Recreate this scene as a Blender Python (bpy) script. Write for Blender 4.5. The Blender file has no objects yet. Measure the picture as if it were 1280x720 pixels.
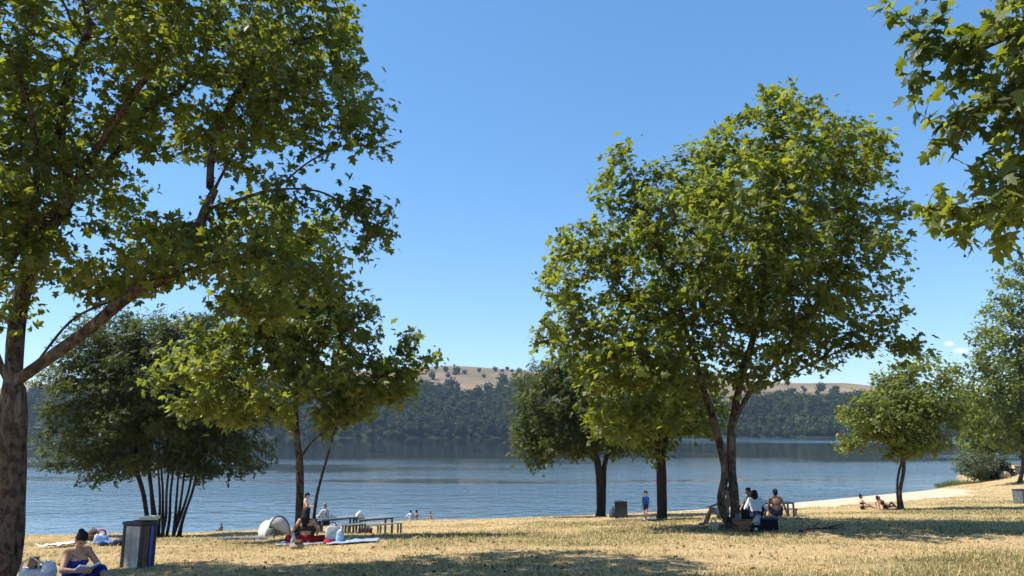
import bpy, bmesh, math, random
import numpy as np
from mathutils import Vector, Matrix, noise as mnoise

R = math.radians
rng = np.random.default_rng(7)
random.seed(7)
scene = bpy.context.scene
COL = scene.collection

# ---------------------------------------------------------------- camera
W0, H0, F0 = 1280.0, 720.0, 924.0
PITCH = math.atan(180.0 / F0)
EYE = Vector((0, 0, 6.2))                       # the lake surface is z = 0
cam_d = bpy.data.cameras.new("camera")
cam = bpy.data.objects.new("camera", cam_d)
COL.objects.link(cam)
cam.location = EYE
cam.rotation_euler = (R(90) + PITCH, 0, 0)
cam_d.sensor_width = 36
cam_d.lens = F0 / W0 * 36
cam_d.clip_start = 0.1
cam_d.clip_end = 20000
scene.camera = cam
_f = Vector((0, math.cos(PITCH), math.sin(PITCH)))
_u = Vector((0, -math.sin(PITCH), math.cos(PITCH)))

def ray(px, py):
    return (Vector((1, 0, 0)) * ((px - 640) / F0) + _f - _u * ((py - 360) / F0))

def P(px, py, Y):
    """where the sight line of a photo point meets the upright plane at distance Y"""
    d = ray(px, py)
    return EYE + d * (Y / d.y)

def mpp(px, py, Y):
    return (P(px + 1, py, Y) - P(px, py, Y)).length

# ---------------------------------------------------------------- terrain
_sp = [(-30, 670.5), (30, 668), (320, 664), (500, 650.5), (650, 646.3), (740, 643), (850, 638), (1000, 627), (1160, 612), (1200, 604)]   # waterline seen in the photo
SX, SY = [-400, -130], [40, 41]
for _x, _y in _sp:
    _d = ray(_x, _y); _q = -EYE.z / _d.z; SX.append(_d.x * _q); SY.append(_d.y * _q)
SX += [SX[-1] + 9, SX[-1] + 38, SX[-1] + 110, 400]; SY += [SY[-1] + 17, SY[-1] + 52, SY[-1] + 80, 205]
PT = [-20, -1, 0, .2, .32, .44, .56, .667, .75, .85, 1.0, 1.3, 2.0]
PZ = [1.2, -1.4, -1.6, -2.05, -2.62, -3.2, -3.85, -4.32, -4.8, -5.4, -6.2, -8.2, -11]

def smooth_tab(xs, ys, n=9):
    x = np.linspace(xs[0], xs[-1], 4000)
    y = np.interp(x, xs, ys)
    return x, y
_px = np.linspace(-20, 2, 6000)
_pz = np.interp(_px, PT, PZ)
_k = np.ones(61) / 61
_pz = np.convolve(np.pad(_pz, 30, mode='edge'), _k, mode='valid')
_sx = np.linspace(-400, 400, 4001)
_sy = np.interp(_sx, SX, SY)
_k2 = np.ones(31) / 31
_sy = np.convolve(np.pad(_sy, 15, mode='edge'), _k2, mode='valid')

def shore(X):
    return np.interp(X, _sx, _sy)

def tz(X, Y):
    X = np.asarray(X, float); Y = np.asarray(Y, float)
    t = Y / shore(X)
    z = 6.2 + np.interp(t, _px, _pz)
    z = z + .28 * np.exp(-((X - 8.5) / 7) ** 2 - ((Y - 25) / 5) ** 2) - .38 * np.exp(-((X + 7) / 9) ** 2 - ((Y - 34) / 6) ** 2)
    fade = np.clip((1.0 - t) * 6, 0, 1)
    z = z + fade * .8 * np.exp(-((X - 68) / 16) ** 2 - ((Y - 92) / 20) ** 2)
    z = z + fade * (0.05 * np.sin(X * .33 + 1.3) * np.cos(Y * .29 + .4) + 0.03 * np.sin(X * .9 + Y * .5)
                    + 0.012 * np.sin(X * 2.3 - Y * 1.7) + 0.010 * np.cos(X * 1.4 + Y * 3.1))
    return z

def G(px, py):
    """the ground point seen at a photo point"""
    d = ray(px, py)
    ys = np.linspace(4, 140, 6000)
    k = ys / d.y
    z = EYE.z + d.z * k
    x = d.x * k
    g = tz(x, ys)
    hit = np.nonzero(z <= g)[0]
    i = hit[0] if len(hit) else len(ys) - 1
    return Vector((x[i], ys[i], g[i]))

def ground(x, y):
    return Vector((x, y, float(tz(x, y))))

# ---------------------------------------------------------------- object helpers
def tag(o, label=None, cat=None, group=None, kind=None):
    if label: o['label'] = label
    if cat: o['category'] = cat
    if group: o['group'] = group
    if kind: o['kind'] = kind
    return o

def thing(name, label, cat, loc=(0, 0, 0), rz=0, group=None):
    o = bpy.data.objects.new(name, None)
    COL.objects.link(o)
    o.empty_display_size = .2
    o.location = loc
    o.rotation_euler = (0, 0, rz)
    return tag(o, label, cat, group)

def link(name, me, mat, parent=None):
    o = bpy.data.objects.new(name, me)
    COL.objects.link(o)
    if mat is not None and len(me.materials) == 0:
        me.materials.append(mat)
    if parent: o.parent = parent
    return o

def copy_tree(root, label=None, loc=None, rz=None):
    r = root.copy(); COL.objects.link(r)
    for ch in list(root.children):
        c = ch.copy(); COL.objects.link(c); c.parent = r
        for g in list(ch.children):
            d = g.copy(); COL.objects.link(d); d.parent = c
    if label: r['label'] = label
    if loc is not None: r.location = loc
    if rz is not None: r.rotation_euler = (0, 0, rz)
    return r

def np_mesh(name, verts, faces_flat, sizes, smooth=False):
    """mesh from numpy arrays"""
    me = bpy.data.meshes.new(name)
    verts = np.ascontiguousarray(verts, dtype=np.float32)
    faces_flat = np.ascontiguousarray(faces_flat, dtype=np.int32)
    sizes = np.ascontiguousarray(sizes, dtype=np.int32)
    me.vertices.add(len(verts))
    me.vertices.foreach_set('co', verts.ravel())
    me.loops.add(len(faces_flat))
    me.loops.foreach_set('vertex_index', faces_flat)
    me.polygons.add(len(sizes))
    st = np.zeros(len(sizes), np.int32); st[1:] = np.cumsum(sizes)[:-1]
    me.polygons.foreach_set('loop_start', st)
    me.polygons.foreach_set('loop_total', sizes)
    me.polygons.foreach_set('use_smooth', np.full(len(sizes), smooth, dtype=bool))
    me.update(calc_edges=True)
    me.validate()
    return me

def face_attr(me, name, vals):
    a = me.attributes.new(name, 'FLOAT', 'FACE')
    a.data.foreach_set('value', np.ascontiguousarray(vals, dtype=np.float32))

def vert_attr(me, name, vals):
    a = me.attributes.new(name, 'FLOAT', 'POINT')
    a.data.foreach_set('value', np.ascontiguousarray(vals, dtype=np.float32))

class MB:
    """collects shapes for one mesh"""
    def __init__(s): s.v = []; s.f = []
    def add(s, vs, fs):
        o = len(s.v); s.v += [tuple(x) for x in vs]; s.f += [tuple(i + o for i in f) for f in fs]; return s
    def box(s, c, d, rz=0, rx=0, ry=0, bev=0.0, taper=1.0):
        bm = bmesh.new()
        bmesh.ops.create_cube(bm, size=1)
        for v in bm.verts:
            t = taper if v.co.z > 0 else 1
            v.co = Vector((v.co.x * d[0] * t, v.co.y * d[1] * t, v.co.z * d[2]))
        if bev: bmesh.ops.bevel(bm, geom=bm.edges[:], offset=bev, segments=2, affect='EDGES', profile=.6)
        m = Matrix.Translation(Vector(c)) @ Matrix.Rotation(rz, 4, 'Z') @ Matrix.Rotation(ry, 4, 'Y') @ Matrix.Rotation(rx, 4, 'X')
        bm.verts.index_update()
        s.add([m @ v.co for v in bm.verts], [[v.index for v in f.verts] for f in bm.faces])
        bm.free(); return s
    def tube(s, pts, rad, n=8, cap=True):
        pts = [Vector(p) for p in pts]
        rs = rad if hasattr(rad, '__len__') else [rad] * len(pts)
        vs = []; fs = []; prev = None
        for i, p in enumerate(pts):
            t = (pts[min(i + 1, len(pts) - 1)] - pts[max(i - 1, 0)])
            t = t.normalized() if t.length > 1e-9 else Vector((0, 0, 1))
            if prev is None:
                a = t.orthogonal().normalized()
            else:
                a = prev - t * prev.dot(t)
                a = a.normalized() if a.length > 1e-6 else t.orthogonal().normalized()
            prev = a; b = t.cross(a)
            for k in range(n):
                an = 2 * math.pi * k / n
                vs.append(p + (a * math.cos(an) + b * math.sin(an)) * rs[i])
        for i in range(len(pts) - 1):
            for k in range(n):
                k2 = (k + 1) % n
                fs.append((i * n + k, i * n + k2, (i + 1) * n + k2, (i + 1) * n + k))
        if cap:
            fs.append(tuple(range(n - 1, -1, -1)))
            fs.append(tuple((len(pts) - 1) * n + k for k in range(n)))
        return s.add(vs, fs)
    def ell(s, c, r, M=None, nu=14, nv=10):
        c = Vector(c); vs = []; fs = []
        for j in range(nv + 1):
            th = math.pi * j / nv
            for i in range(nu):
                ph = 2 * math.pi * i / nu
                p = Vector((r[0] * math.sin(th) * math.cos(ph), r[1] * math.sin(th) * math.sin(ph), r[2] * math.cos(th)))
                if j in (0, nv):
                    if i: continue
                vs.append(c + ((M @ p) if M else p))
        def idx(j, i):
            if j == 0: return 0
            if j == nv: return len(vs) - 1
            return 1 + (j - 1) * nu + i % nu
        for j in range(nv):
            for i in range(nu):
                if j == 0: fs.append((0, idx(1, i), idx(1, i + 1)))
                elif j == nv - 1: fs.append((idx(j, i), len(vs) - 1, idx(j, i + 1)))
                else: fs.append((idx(j, i), idx(j + 1, i), idx(j + 1, i + 1), idx(j, i + 1)))
        return s.add(vs, fs)
    def cone(s, a, b, ra, rb, flat=False, n=12):
        s.tube([a, b], [ra, rb], n)
        if not flat:
            s.ell(a, (ra,) * 3, nu=n, nv=8); s.ell(b, (rb,) * 3, nu=n, nv=8)
        return s
    def mesh(s, name, smooth=False):
        me = bpy.data.meshes.new(name)
        me.from_pydata(s.v, [], s.f); me.update()
        if smooth:
            for p in me.polygons: p.use_smooth = True
        return me
    def build(s, name, mat, parent=None, smooth=False):
        return link(name, s.mesh(name, smooth), mat, parent)

def remeshed(mb, name, voxel, it=4, fac=.5):
    """one continuous surface out of overlapping volumes"""
    me = mb.mesh(name + '_raw')
    o = bpy.data.objects.new(name + '_raw', me); COL.objects.link(o)
    m = o.modifiers.new('r', 'REMESH'); m.mode = 'VOXEL'; m.voxel_size = voxel; m.use_smooth_shade = True
    if it:
        sm = o.modifiers.new('s', 'SMOOTH'); sm.iterations = it; sm.factor = fac
    dg = bpy.context.evaluated_depsgraph_get(); dg.update()
    out = bpy.data.meshes.new_from_object(o.evaluated_get(dg))
    out.name = name
    bpy.data.objects.remove(o); bpy.data.meshes.remove(me)
    return out

# ---------------------------------------------------------------- materials
class NT:
    def __init__(s, name):
        s.m = bpy.data.materials.new(name); s.m.use_nodes = True
        s.t = s.m.node_tree; s.t.nodes.clear()
        s.out = s.t.nodes.new('ShaderNodeOutputMaterial')
    def n(s, typ, **kw):
        nd = s.t.nodes.new('ShaderNode' + typ)
        for k, v in kw.items():
            setattr(nd, k, v)
        return nd
    def l(s, a, b): s.t.links.new(a, b)
    def coord(s, kind='Object', scale=(1, 1, 1)):
        tc = s.n('TexCoord'); mp = s.n('Mapping')
        mp.inputs['Scale'].default_value = scale
        s.l(tc.outputs[kind], mp.inputs['Vector'])
        return mp.outputs['Vector']
    def noise(s, vec, scale, detail=4, rough=.55):
        nd = s.n('TexNoise'); nd.inputs['Scale'].default_value = scale
        nd.inputs['Detail'].default_value = detail; nd.inputs['Roughness'].default_value = rough
        s.l(vec, nd.inputs['Vector']); return nd.outputs['Fac']
    def ramp(s, fac, stops):
        nd = s.n('ValToRGB'); cr = nd.color_ramp
        while len(cr.elements) < len(stops): cr.elements.new(.5)
        for e, (p, c) in zip(cr.elements, stops):
            e.position = p; e.color = (*c, 1) if len(c) == 3 else c
        s.l(fac, nd.inputs['Fac']); return nd.outputs['Color']
    def mix(s, fac, a, b, blend='MIX'):
        nd = s.n('Mix'); nd.data_type = 'RGBA'; nd.blend_type = blend
        for sock, val in ((nd.inputs[0], fac), (nd.inputs[6], a), (nd.inputs[7], b)):
            if isinstance(val, (int, float)): sock.default_value = val
            elif isinstance(val, tuple): sock.default_value = (*val, 1) if len(val) == 3 else val
            else: s.l(val, sock)
        return nd.outputs[2]
    def math(s, op, a, b=0.0, c=None):
        nd = s.n('Math'); nd.operation = op
        for i, val in enumerate((a, b) if c is None else (a, b, c)):
            if isinstance(val, (int, float)): nd.inputs[i].default_value = val
            else: s.l(val, nd.inputs[i])
        return nd.outputs[0]
    def attr(s, name):
        nd = s.n('Attribute'); nd.attribute_name = name; return nd.outputs['Fac']
    def bump(s, h, strength=.3, dist=.02):
        nd = s.n('Bump'); nd.inputs['Strength'].default_value = strength; nd.inputs['Distance'].default_value = dist
        s.l(h, nd.inputs['Height']); return nd.outputs['Normal']
    def bsdf(s, col, rough=.8, spec=.3, normal=None, metal=0.0, **kw):
        b = s.n('BsdfPrincipled')
        if isinstance(col, tuple): b.inputs['Base Color'].default_value = (*col, 1)
        else: s.l(col, b.inputs['Base Color'])
        if isinstance(rough, (int, float)): b.inputs['Roughness'].default_value = rough
        else: s.l(rough, b.inputs['Roughness'])
        b.inputs['Specular IOR Level'].default_value = spec
        b.inputs['Metallic'].default_value = metal
        for k, v in kw.items(): b.inputs[k.replace('_', ' ')].default_value = v
        if normal: s.l(normal, b.inputs['Normal'])
        return b.outputs[0]
    def done(s, sh):
        s.l(sh, s.out.inputs['Surface']); return s.m

def simple(name, col, rough=.7, var=.25, scale=12, spec=.3, bump=.15, metal=0.0):
    """a plain surface with uneven tone"""
    t = NT(name); v = t.coord()
    n1 = t.noise(v, scale, 5)
    dark = tuple(c * (1 - var) for c in col); lite = tuple(min(1, c * (1 + var)) for c in col)
    c = t.ramp(n1, [(.3, dark), (.7, lite)])
    return t.done(t.bsdf(c, rough, spec, t.bump(t.noise(v, scale * 6, 3), bump, .01), metal))

def cloth(name, col, var=.2, scale=25, transl=0.0):
    t = NT(name); v = t.coord()
    n1 = t.noise(v, scale, 4); n2 = t.noise(v, scale * .25, 2)
    dark = tuple(c * (1 - var) for c in col); lite = tuple(min(1, c * (1 + var)) for c in col)
    c = t.ramp(n1, [(.3, dark), (.7, lite)])
    sh = t.bsdf(c, .9, .1, t.bump(t.math('ADD', n1, n2), .5, .02))
    if transl:
        tr = t.n('BsdfTranslucent'); tr.inputs['Color'].default_value = (*col, 1)
        mx = t.n('MixShader'); mx.inputs[0].default_value = transl
        t.l(sh, mx.inputs[1]); t.l(tr.outputs[0], mx.inputs[2]); sh = mx.outputs[0]
    return t.done(sh)

def leaf_mat(name, stops, trans, tf=.4, rough=.45, spec=.35):
    t = NT(name)
    a = t.attr('tint')
    c = t.ramp(a, stops)
    sh = t.bsdf(c, rough, spec)
    tr = t.n('BsdfTranslucent')
    t.l(t.mix(a, trans[0], trans[1]), tr.inputs['Color'])
    mx = t.n('MixShader'); mx.inputs[0].default_value = tf
    t.l(sh, mx.inputs[1]); t.l(tr.outputs[0], mx.inputs[2])
    return t.done(mx.outputs[0])

def bark_mat(name, cols, sc=5.0, stretch=.35, bump=.6):
    """flaking bark: pale patches, brown plates and dark flecks"""
    t = NT(name); v = t.coord(scale=(1, 1, stretch))
    n1 = t.noise(v, sc, 3, .5); n2 = t.noise(v, sc * 4.5, 5, .65); n3 = t.noise(t.coord(scale=(1, 1, .6)), sc * 2.1, 4, .6)
    c = t.ramp(n1, [(.40, cols[0]), (.47, cols[1]), (.60, cols[1]), (.66, cols[2])])
    nd = t.ramp(n3, [(.44, (0, 0, 0)), (.54, (1, 1, 1))])
    c = t.mix(t.math('MULTIPLY', nd, .45), c, cols[2])
    fl = t.ramp(n2, [(.52, (0, 0, 0)), (.64, (1, 1, 1))])
    c = t.mix(t.math('MULTIPLY', fl, .75), c, cols[0])
    return t.done(t.bsdf(c, .9, .15, t.bump(t.math('ADD', n2, n3), bump, .03)))

M = {}
M['plane_bark'] = bark_mat('plane_bark', [(.015, .011, .009), (.052, .036, .026), (.17, .13, .095)])
M['dark_bark'] = bark_mat('dark_bark', [(.014, .010, .008), (.034, .024, .017), (.065, .046, .034)], 9, .2)
M['plane_leaf'] = leaf_mat('plane_leaf', [(0, (.020, .036, .009)), (.5, (.044, .068, .014)), (1, (.10, .125, .024))],
                           ((.13, .17, .010), (.52, .55, .04)), .42, .48, .32)
M['plane_leaf_pale'] = leaf_mat('plane_leaf_pale', [(0, (.032, .052, .013)), (.5, (.066, .092, .024)), (1, (.13, .155, .042))],
                                ((.16, .21, .02), (.55, .58, .05)), .44, .48, .32)
M['fine_leaf'] = leaf_mat('fine_leaf', [(0, (.028, .042, .012)), (.5, (.055, .072, .018)), (1, (.10, .115, .03))],
                          ((.10, .14, .012), (.24, .27, .03)), .36, .55, .3)
M['dark_leaf'] = leaf_mat('dark_leaf', [(0, (.012, .02, .008)), (1, (.03, .042, .014))], ((.03, .05, .01), (.06, .08, .015)), .2)
M['grey_leaf'] = leaf_mat('grey_leaf', [(0, (.06, .08, .035)), (1, (.13, .15, .075))], ((.1, .14, .03), (.2, .24, .06)), .3, .6)
DIRT = [(G(914, 660).x, G(914, 660).y, 1.7), (G(374, 676).x, G(374, 676).y, 1.2), (G(206, 671).x, G(206, 671).y, 2.0), (G(751, 646).x, G(751, 646).y, 1.8), (G(826, 650).x, G(826, 650).y, 1.4), (G(1128, 637).x, G(1128, 637).y, .9), (G(785, 651).x, G(785, 651).y, 2.0)]
# ---------------------------------------------------------------- patches of greener turf and the strip of beach sand
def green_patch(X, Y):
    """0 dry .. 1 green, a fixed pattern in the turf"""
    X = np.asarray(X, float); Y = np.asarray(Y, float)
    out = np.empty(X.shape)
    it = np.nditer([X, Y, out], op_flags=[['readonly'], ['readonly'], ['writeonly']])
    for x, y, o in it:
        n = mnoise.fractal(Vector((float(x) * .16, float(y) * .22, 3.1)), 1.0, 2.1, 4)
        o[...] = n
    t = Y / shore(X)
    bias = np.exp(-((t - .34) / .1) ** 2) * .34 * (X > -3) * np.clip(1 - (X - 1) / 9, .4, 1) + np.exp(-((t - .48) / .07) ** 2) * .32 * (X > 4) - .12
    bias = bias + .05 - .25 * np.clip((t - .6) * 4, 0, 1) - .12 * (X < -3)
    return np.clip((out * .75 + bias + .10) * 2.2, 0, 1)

TSX = [-400, 8.5, 14, 21, 38, 42, 46, 48.5, 50.5, 400]
TSV = [.99, .98, .93, .81, .81, .86, .93, 1.0, 1.2, 1.2]
def sand_mask(X, Y):
    t = Y / shore(X)
    ts = np.interp(X, TSX, TSV) + .012 * np.sin(X * .8) + .008 * np.sin(X * 2.1 + 1)
    return np.clip((t - ts) * 40 + .5, 0, 1)

def build_ground():
    xs = np.concatenate([np.linspace(-400, -60, 18)[:-1], np.linspace(-60, -32, 30)[:-1], np.linspace(-32, 66, 330), np.linspace(66, 400, 40)[1:]])
    ts = np.concatenate([np.array([-20, -8, -4, -2, -1, -.5, -.2]), np.linspace(0, 1.06, 300), np.linspace(1.06, 1.9, 10)[1:]])
    X, T = np.meshgrid(xs, ts)
    Y = T * shore(X)
    Z = tz(X, Y)
    nr, nc = X.shape
    v = np.stack([X, Y, Z], -1).reshape(-1, 3)
    i = np.arange((nr - 1) * (nc - 1)); r = i // (nc - 1); c = i % (nc - 1)
    a = r * nc + c
    f = np.stack([a, a + 1, a + nc + 1, a + nc], 1)
    me = np_mesh('ground', v, f.ravel(), np.full(len(f), 4), True)
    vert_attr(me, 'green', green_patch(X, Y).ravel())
    vert_attr(me, 'sand', sand_mask(X, Y).ravel())
    dirt = np.zeros(X.shape)
    for (bx, by, br) in DIRT: dirt = np.maximum(dirt, np.clip(1.25 - np.hypot(X - bx, (Y - by) * .9) / br, 0, 1))
    vert_attr(me, 'dirt', dirt.ravel())
    vert_attr(me, 'wet', np.clip((Y / shore(X) - .975) * 40, 0, 1).ravel())
    t = NT('dry_turf')
    vec = t.coord()
    big = t.noise(vec, .35, 4); mid = t.noise(vec, 2.6, 5, .65); fine = t.noise(vec, 13, 8, .8)
    vs = t.coord(scale=(60, 14, 14)); blades = t.noise(vs, 1.0, 3, .7)
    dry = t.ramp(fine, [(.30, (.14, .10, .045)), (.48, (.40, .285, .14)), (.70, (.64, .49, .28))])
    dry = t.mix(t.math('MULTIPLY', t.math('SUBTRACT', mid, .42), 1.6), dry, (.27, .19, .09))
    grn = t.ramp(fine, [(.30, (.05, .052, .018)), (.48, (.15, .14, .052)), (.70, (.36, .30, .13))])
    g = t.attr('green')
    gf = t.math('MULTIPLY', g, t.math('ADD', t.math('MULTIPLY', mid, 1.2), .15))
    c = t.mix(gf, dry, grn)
    c = t.mix(t.math('MULTIPLY', t.math('SUBTRACT', blades, .35), .5), c, (.45, .35, .21))
    sand = t.ramp(t.noise(vec, 9, 6, .7), [(.3, (.40, .325, .22)), (.7, (.50, .42, .30))])
    sm = t.math('ADD', t.attr('sand'), t.math('MULTIPLY', t.math('SUBTRACT', mid, .5), .5))
    smr = t.n('MapRange'); smr.inputs[1].default_value = .4; smr.inputs[2].default_value = .6
    t.l(sm, smr.inputs[0])
    c = t.mix(smr.outputs[0], c, sand)
    soil = t.ramp(t.noise(vec, 14, 6, .7), [(.3, (.085, .06, .042)), (.7, (.20, .15, .10))])
    df = t.n('MapRange'); df.inputs[1].default_value = .35; df.inputs[2].default_value = .75; t.l(t.math('MULTIPLY', t.attr('dirt'), t.math('ADD', mid, .55)), df.inputs[0])
    c = t.mix(df.outputs[0], c, soil)
    worn = t.n('MapRange'); worn.inputs[1].default_value = .56; worn.inputs[2].default_value = .66; worn.inputs[4].default_value = .2; t.l(t.noise(t.coord(scale=(.10, .45, 1)), 1, 5, .65), worn.inputs[0])
    c = t.mix(worn.outputs[0], c, t.ramp(fine, [(.3, (.24, .175, .115)), (.7, (.42, .33, .22))]))
    c = t.mix(t.math('MULTIPLY', t.attr('wet'), .6), c, (.13, .10, .065))
    nrm = t.bump(t.math('ADD', fine, t.math('MULTIPLY', mid, 1.5)), .8, .05)
    m = t.done(t.bsdf(c, 1.0, .05, nrm))
    o = link('ground', me, m); o['kind'] = 'structure'
    return o

# ---------------------------------------------------------------- lake
def build_water():
    xs = np.concatenate([np.linspace(-2600, -1200, 6)[:-1], np.linspace(-1200, 1200, 60), np.linspace(1200, 2600, 6)[1:]])
    ys = np.concatenate([np.linspace(20, 200, 30), np.linspace(200, 1400, 40)[1:]])
    X, Y = np.meshgrid(xs, ys)
    nr, nc = X.shape
    v = np.stack([X, Y, 0 * X], -1).reshape(-1, 3)
    i = np.arange((nr - 1) * (nc - 1)); r = i // (nc - 1); c = i % (nc - 1); a = r * nc + c
    f = np.stack([a, a + 1, a + nc + 1, a + nc], 1)
    me = np_mesh('lake_water', v, f.ravel(), np.full(len(f), 4), True)
    t = NT('lake_water')
    w1 = t.noise(t.coord(scale=(.62, .72, 1)), 1.0, 2, .5)
    w2 = t.noise(t.coord(scale=(2.0, 2.6, 1)), 1.0, 3, .6)
    w3 = t.noise(t.coord(scale=(.12, .3, 1)), 1.0, 2, .5)
    h = t.math('ADD', t.math('ADD', t.math('MULTIPLY', w1, 1.0), t.math('MULTIPLY', w2, .32)), t.math('MULTIPLY', w3, .8))
    # wind: calm far water, ruffled near water, slicks between
    tc = t.n('TexCoord'); sp = t.n('SeparateXYZ'); t.l(tc.outputs['Object'], sp.inputs[0])
    y = sp.outputs['Y']
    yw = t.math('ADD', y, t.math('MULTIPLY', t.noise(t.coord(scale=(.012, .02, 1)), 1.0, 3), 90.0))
    wind = t.ramp(t.math('DIVIDE', yw, 900.0), [(.0, (.9, .9, .9)), (.13, (.95, .95, .95)), (.19, (.75, .75, .75)), (.24, (.30, .30, .30)), (.36, (.07,) * 3),
                                            (.8, (.04,) * 3), (.92, (.22,) * 3), (1, (.25,) * 3)])
    slick = t.ramp(t.noise(t.coord(scale=(.005, .022, 1)), 1.0, 4, .6), [(.42, (.12,) * 3), (.54, (1,) * 3)])
    xr = t.n('MapRange'); xr.inputs[1].default_value = 20; xr.inputs[2].default_value = 170; t.l(sp.outputs['X'], xr.inputs[0])
    yr = t.n('MapRange'); yr.inputs[1].default_value = 430; yr.inputs[2].default_value = 500; t.l(yw, yr.inputs[0])
    wind = t.math('ADD', wind, t.math('MULTIPLY', t.math('MULTIPLY', xr.outputs[0], yr.outputs[0]), .85))
    nr_ = t.n('MapRange'); nr_.inputs[1].default_value = 70; nr_.inputs[2].default_value = 130; nr_.inputs[3].default_value = .65; nr_.inputs[4].default_value = 0; t.l(yw, nr_.inputs[0])
    st = t.math('MULTIPLY', wind, t.math('MAXIMUM', slick, nr_.outputs[0]))
    b = t.n('Bump'); b.inputs['Distance'].default_value = .15
    t.l(h, b.inputs['Height']); t.l(st, b.inputs['Strength'])
    shal_refl = t.n('MapRange'); shal_refl.inputs[1].default_value = 70; shal_refl.inputs[2].default_value = 230; t.l(yw, shal_refl.inputs[0])
    fr = t.n('MapRange'); fr.inputs[1].default_value = 110; fr.inputs[2].default_value = 420; t.l(yw, fr.inputs[0])
    rgh = t.math('ADD', .03, t.math('MULTIPLY', t.math('MULTIPLY', st, fr.outputs[0]), .24))
    sh = t.bsdf(t.mix(shal_refl.outputs[0], (.068, .098, .112), (.012, .022, .026)), rgh, .5, b.outputs['Normal'], IOR=1.5)  # paler near shore: shallows, and base colour standing in for reflected sky
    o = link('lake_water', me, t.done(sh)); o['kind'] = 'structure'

# ---------------------------------------------------------------- far hills
HX = [-2600, -900, -560, -330, -190, -60, 60, 250, 430, 560, 760, 1000, 2600]
HH = [70, 85, 100, 112, 116, 112, 108, 101, 92, 84, 60, 42, 30]
def hill_shore(X): return 815 + 10 * np.sin(X * .013) + 14 * np.sin(X * .0047 + 1) + np.clip((np.abs(X) - 600) * .12, 0, 200)
def hill_z(X, Y):
    X = np.asarray(X, float); Y = np.asarray(Y, float)
    s = np.clip((Y - hill_shore(X)) / 440.0, -.2, 2.5)
    H = np.interp(X, HX, HH)
    up = np.clip(s, 0, 1)
    prof = np.where(s < 0, s * .06, up ** .82 * (1.18 - .18 * up))
    roll = .05 * np.sin(X * .011 + Y * .006) + .035 * np.sin(X * .027 - Y * .013 + 2)
    z = H * (prof + roll * up * (1.3 - up * .6)) - np.clip(s - 1, 0, 9) * 18
    return z - .4

def field_mask(X, Y):
    s = (Y - hill_shore(X)) / 440.0
    edge = .45 - .10 * np.clip((X - 150) / 120, 0, 1) + .07 * np.sin(X * .017 + .5) + .05 * np.sin(X * .041) + .02 * np.sin(X * .11)
    return s - edge

def build_hills():
    xs = np.linspace(-2600, 2600, 261); ys = np.concatenate([np.linspace(780, 1300, 100), np.linspace(1300, 1600, 8)[1:]])
    X, Y = np.meshgrid(xs, ys); Z = hill_z(X, Y)
    nr, nc = X.shape
    v = np.stack([X, Y, Z], -1).reshape(-1, 3)
    i = np.arange((nr - 1) * (nc - 1)); r = i // (nc - 1); c = i % (nc - 1); a = r * nc + c
    f = np.stack([a, a + 1, a + nc + 1, a + nc], 1)
    me = np_mesh('hills', v, f.ravel(), np.full(len(f), 4), True)
    vert_attr(me, 'field', np.clip(field_mask(X, Y) * 12 + .5, 0, 1).ravel())
    t = NT('hill_grass'); vec = t.coord()
    n1 = t.noise(vec, .012, 5, .6); n2 = t.noise(vec, .09, 4, .6)
    fld = t.ramp(n1, [(.35, (.11, .095, .05)), (.5, (.175, .132, .085)), (.62, (.23, .168, .11))])
    fld = t.mix(t.math('MULTIPLY', t.math('GREATER_THAN', n2, .56), .5), fld, (.10, .10, .045))
    c = t.mix(t.attr('field'), (.022, .030, .012), fld)
    o = link('hills', me, t.done(t.bsdf(c, 1, .05))); o['kind'] = 'structure'

def blob_template(seed, nq, flat=.8):
    """one broadleaf crown as leaf clumps round a lumpy core, unit radius, base at z=0"""
    rg = np.random.default_rng(seed)
    bm = bmesh.new(); bmesh.ops.create_icosphere(bm, subdivisions=2, radius=.70)
    vs = []
    for q in bm.verts:
        n = mnoise.noise(q.co * 1.8 + Vector((seed * 3.1, 0, 0)))
        p = q.co * (1 + .55 * n)
        vs.append((p.x, p.y, p.z * flat + flat))
    bm.verts.index_update()
    fs = [[q.index for q in f.verts] for f in bm.faces]; bm.free()
    v = np.array(vs); flat_f = [i for f in fs for i in f]; sizes = [3] * len(fs)
    d = rg.normal(size=(nq, 3)); d /= np.linalg.norm(d, axis=1)[:, None]
    d[:, 2] = np.where(d[:, 2] < -.15, -d[:, 2], d[:, 2]); d /= np.linalg.norm(d, axis=1)[:, None]
    rad = rg.uniform(.70, 1.16, nq)[:, None]
    lump = np.array([1 + .5 * mnoise.noise(Vector(x) * 1.8 + Vector((seed * 3.1, 0, 0))) for x in d])[:, None]
    ctr = d * rad * lump
    nrm = d + rg.normal(scale=.55, size=(nq, 3)); nrm /= np.linalg.norm(nrm, axis=1)[:, None]
    a = np.cross(nrm, rg.normal(size=(nq, 3))); a /= np.linalg.norm(a, axis=1)[:, None]; b = np.cross(nrm, a)
    s = rg.uniform(.09, .22, nq)[:, None]
    q = np.stack([ctr + a * s, ctr + b * s * .8, ctr - a * s, ctr - b * s * .8], 1)
    q[:, :, 2] = q[:, :, 2] * flat + flat
    o = len(v)
    v = np.concatenate([v, q.reshape(-1, 3)])
    flat_f = np.concatenate([flat_f, np.arange(nq * 4) + o]); sizes = np.concatenate([sizes, np.full(nq, 4)])
    return v, flat_f.astype(int), sizes.astype(int)

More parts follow.
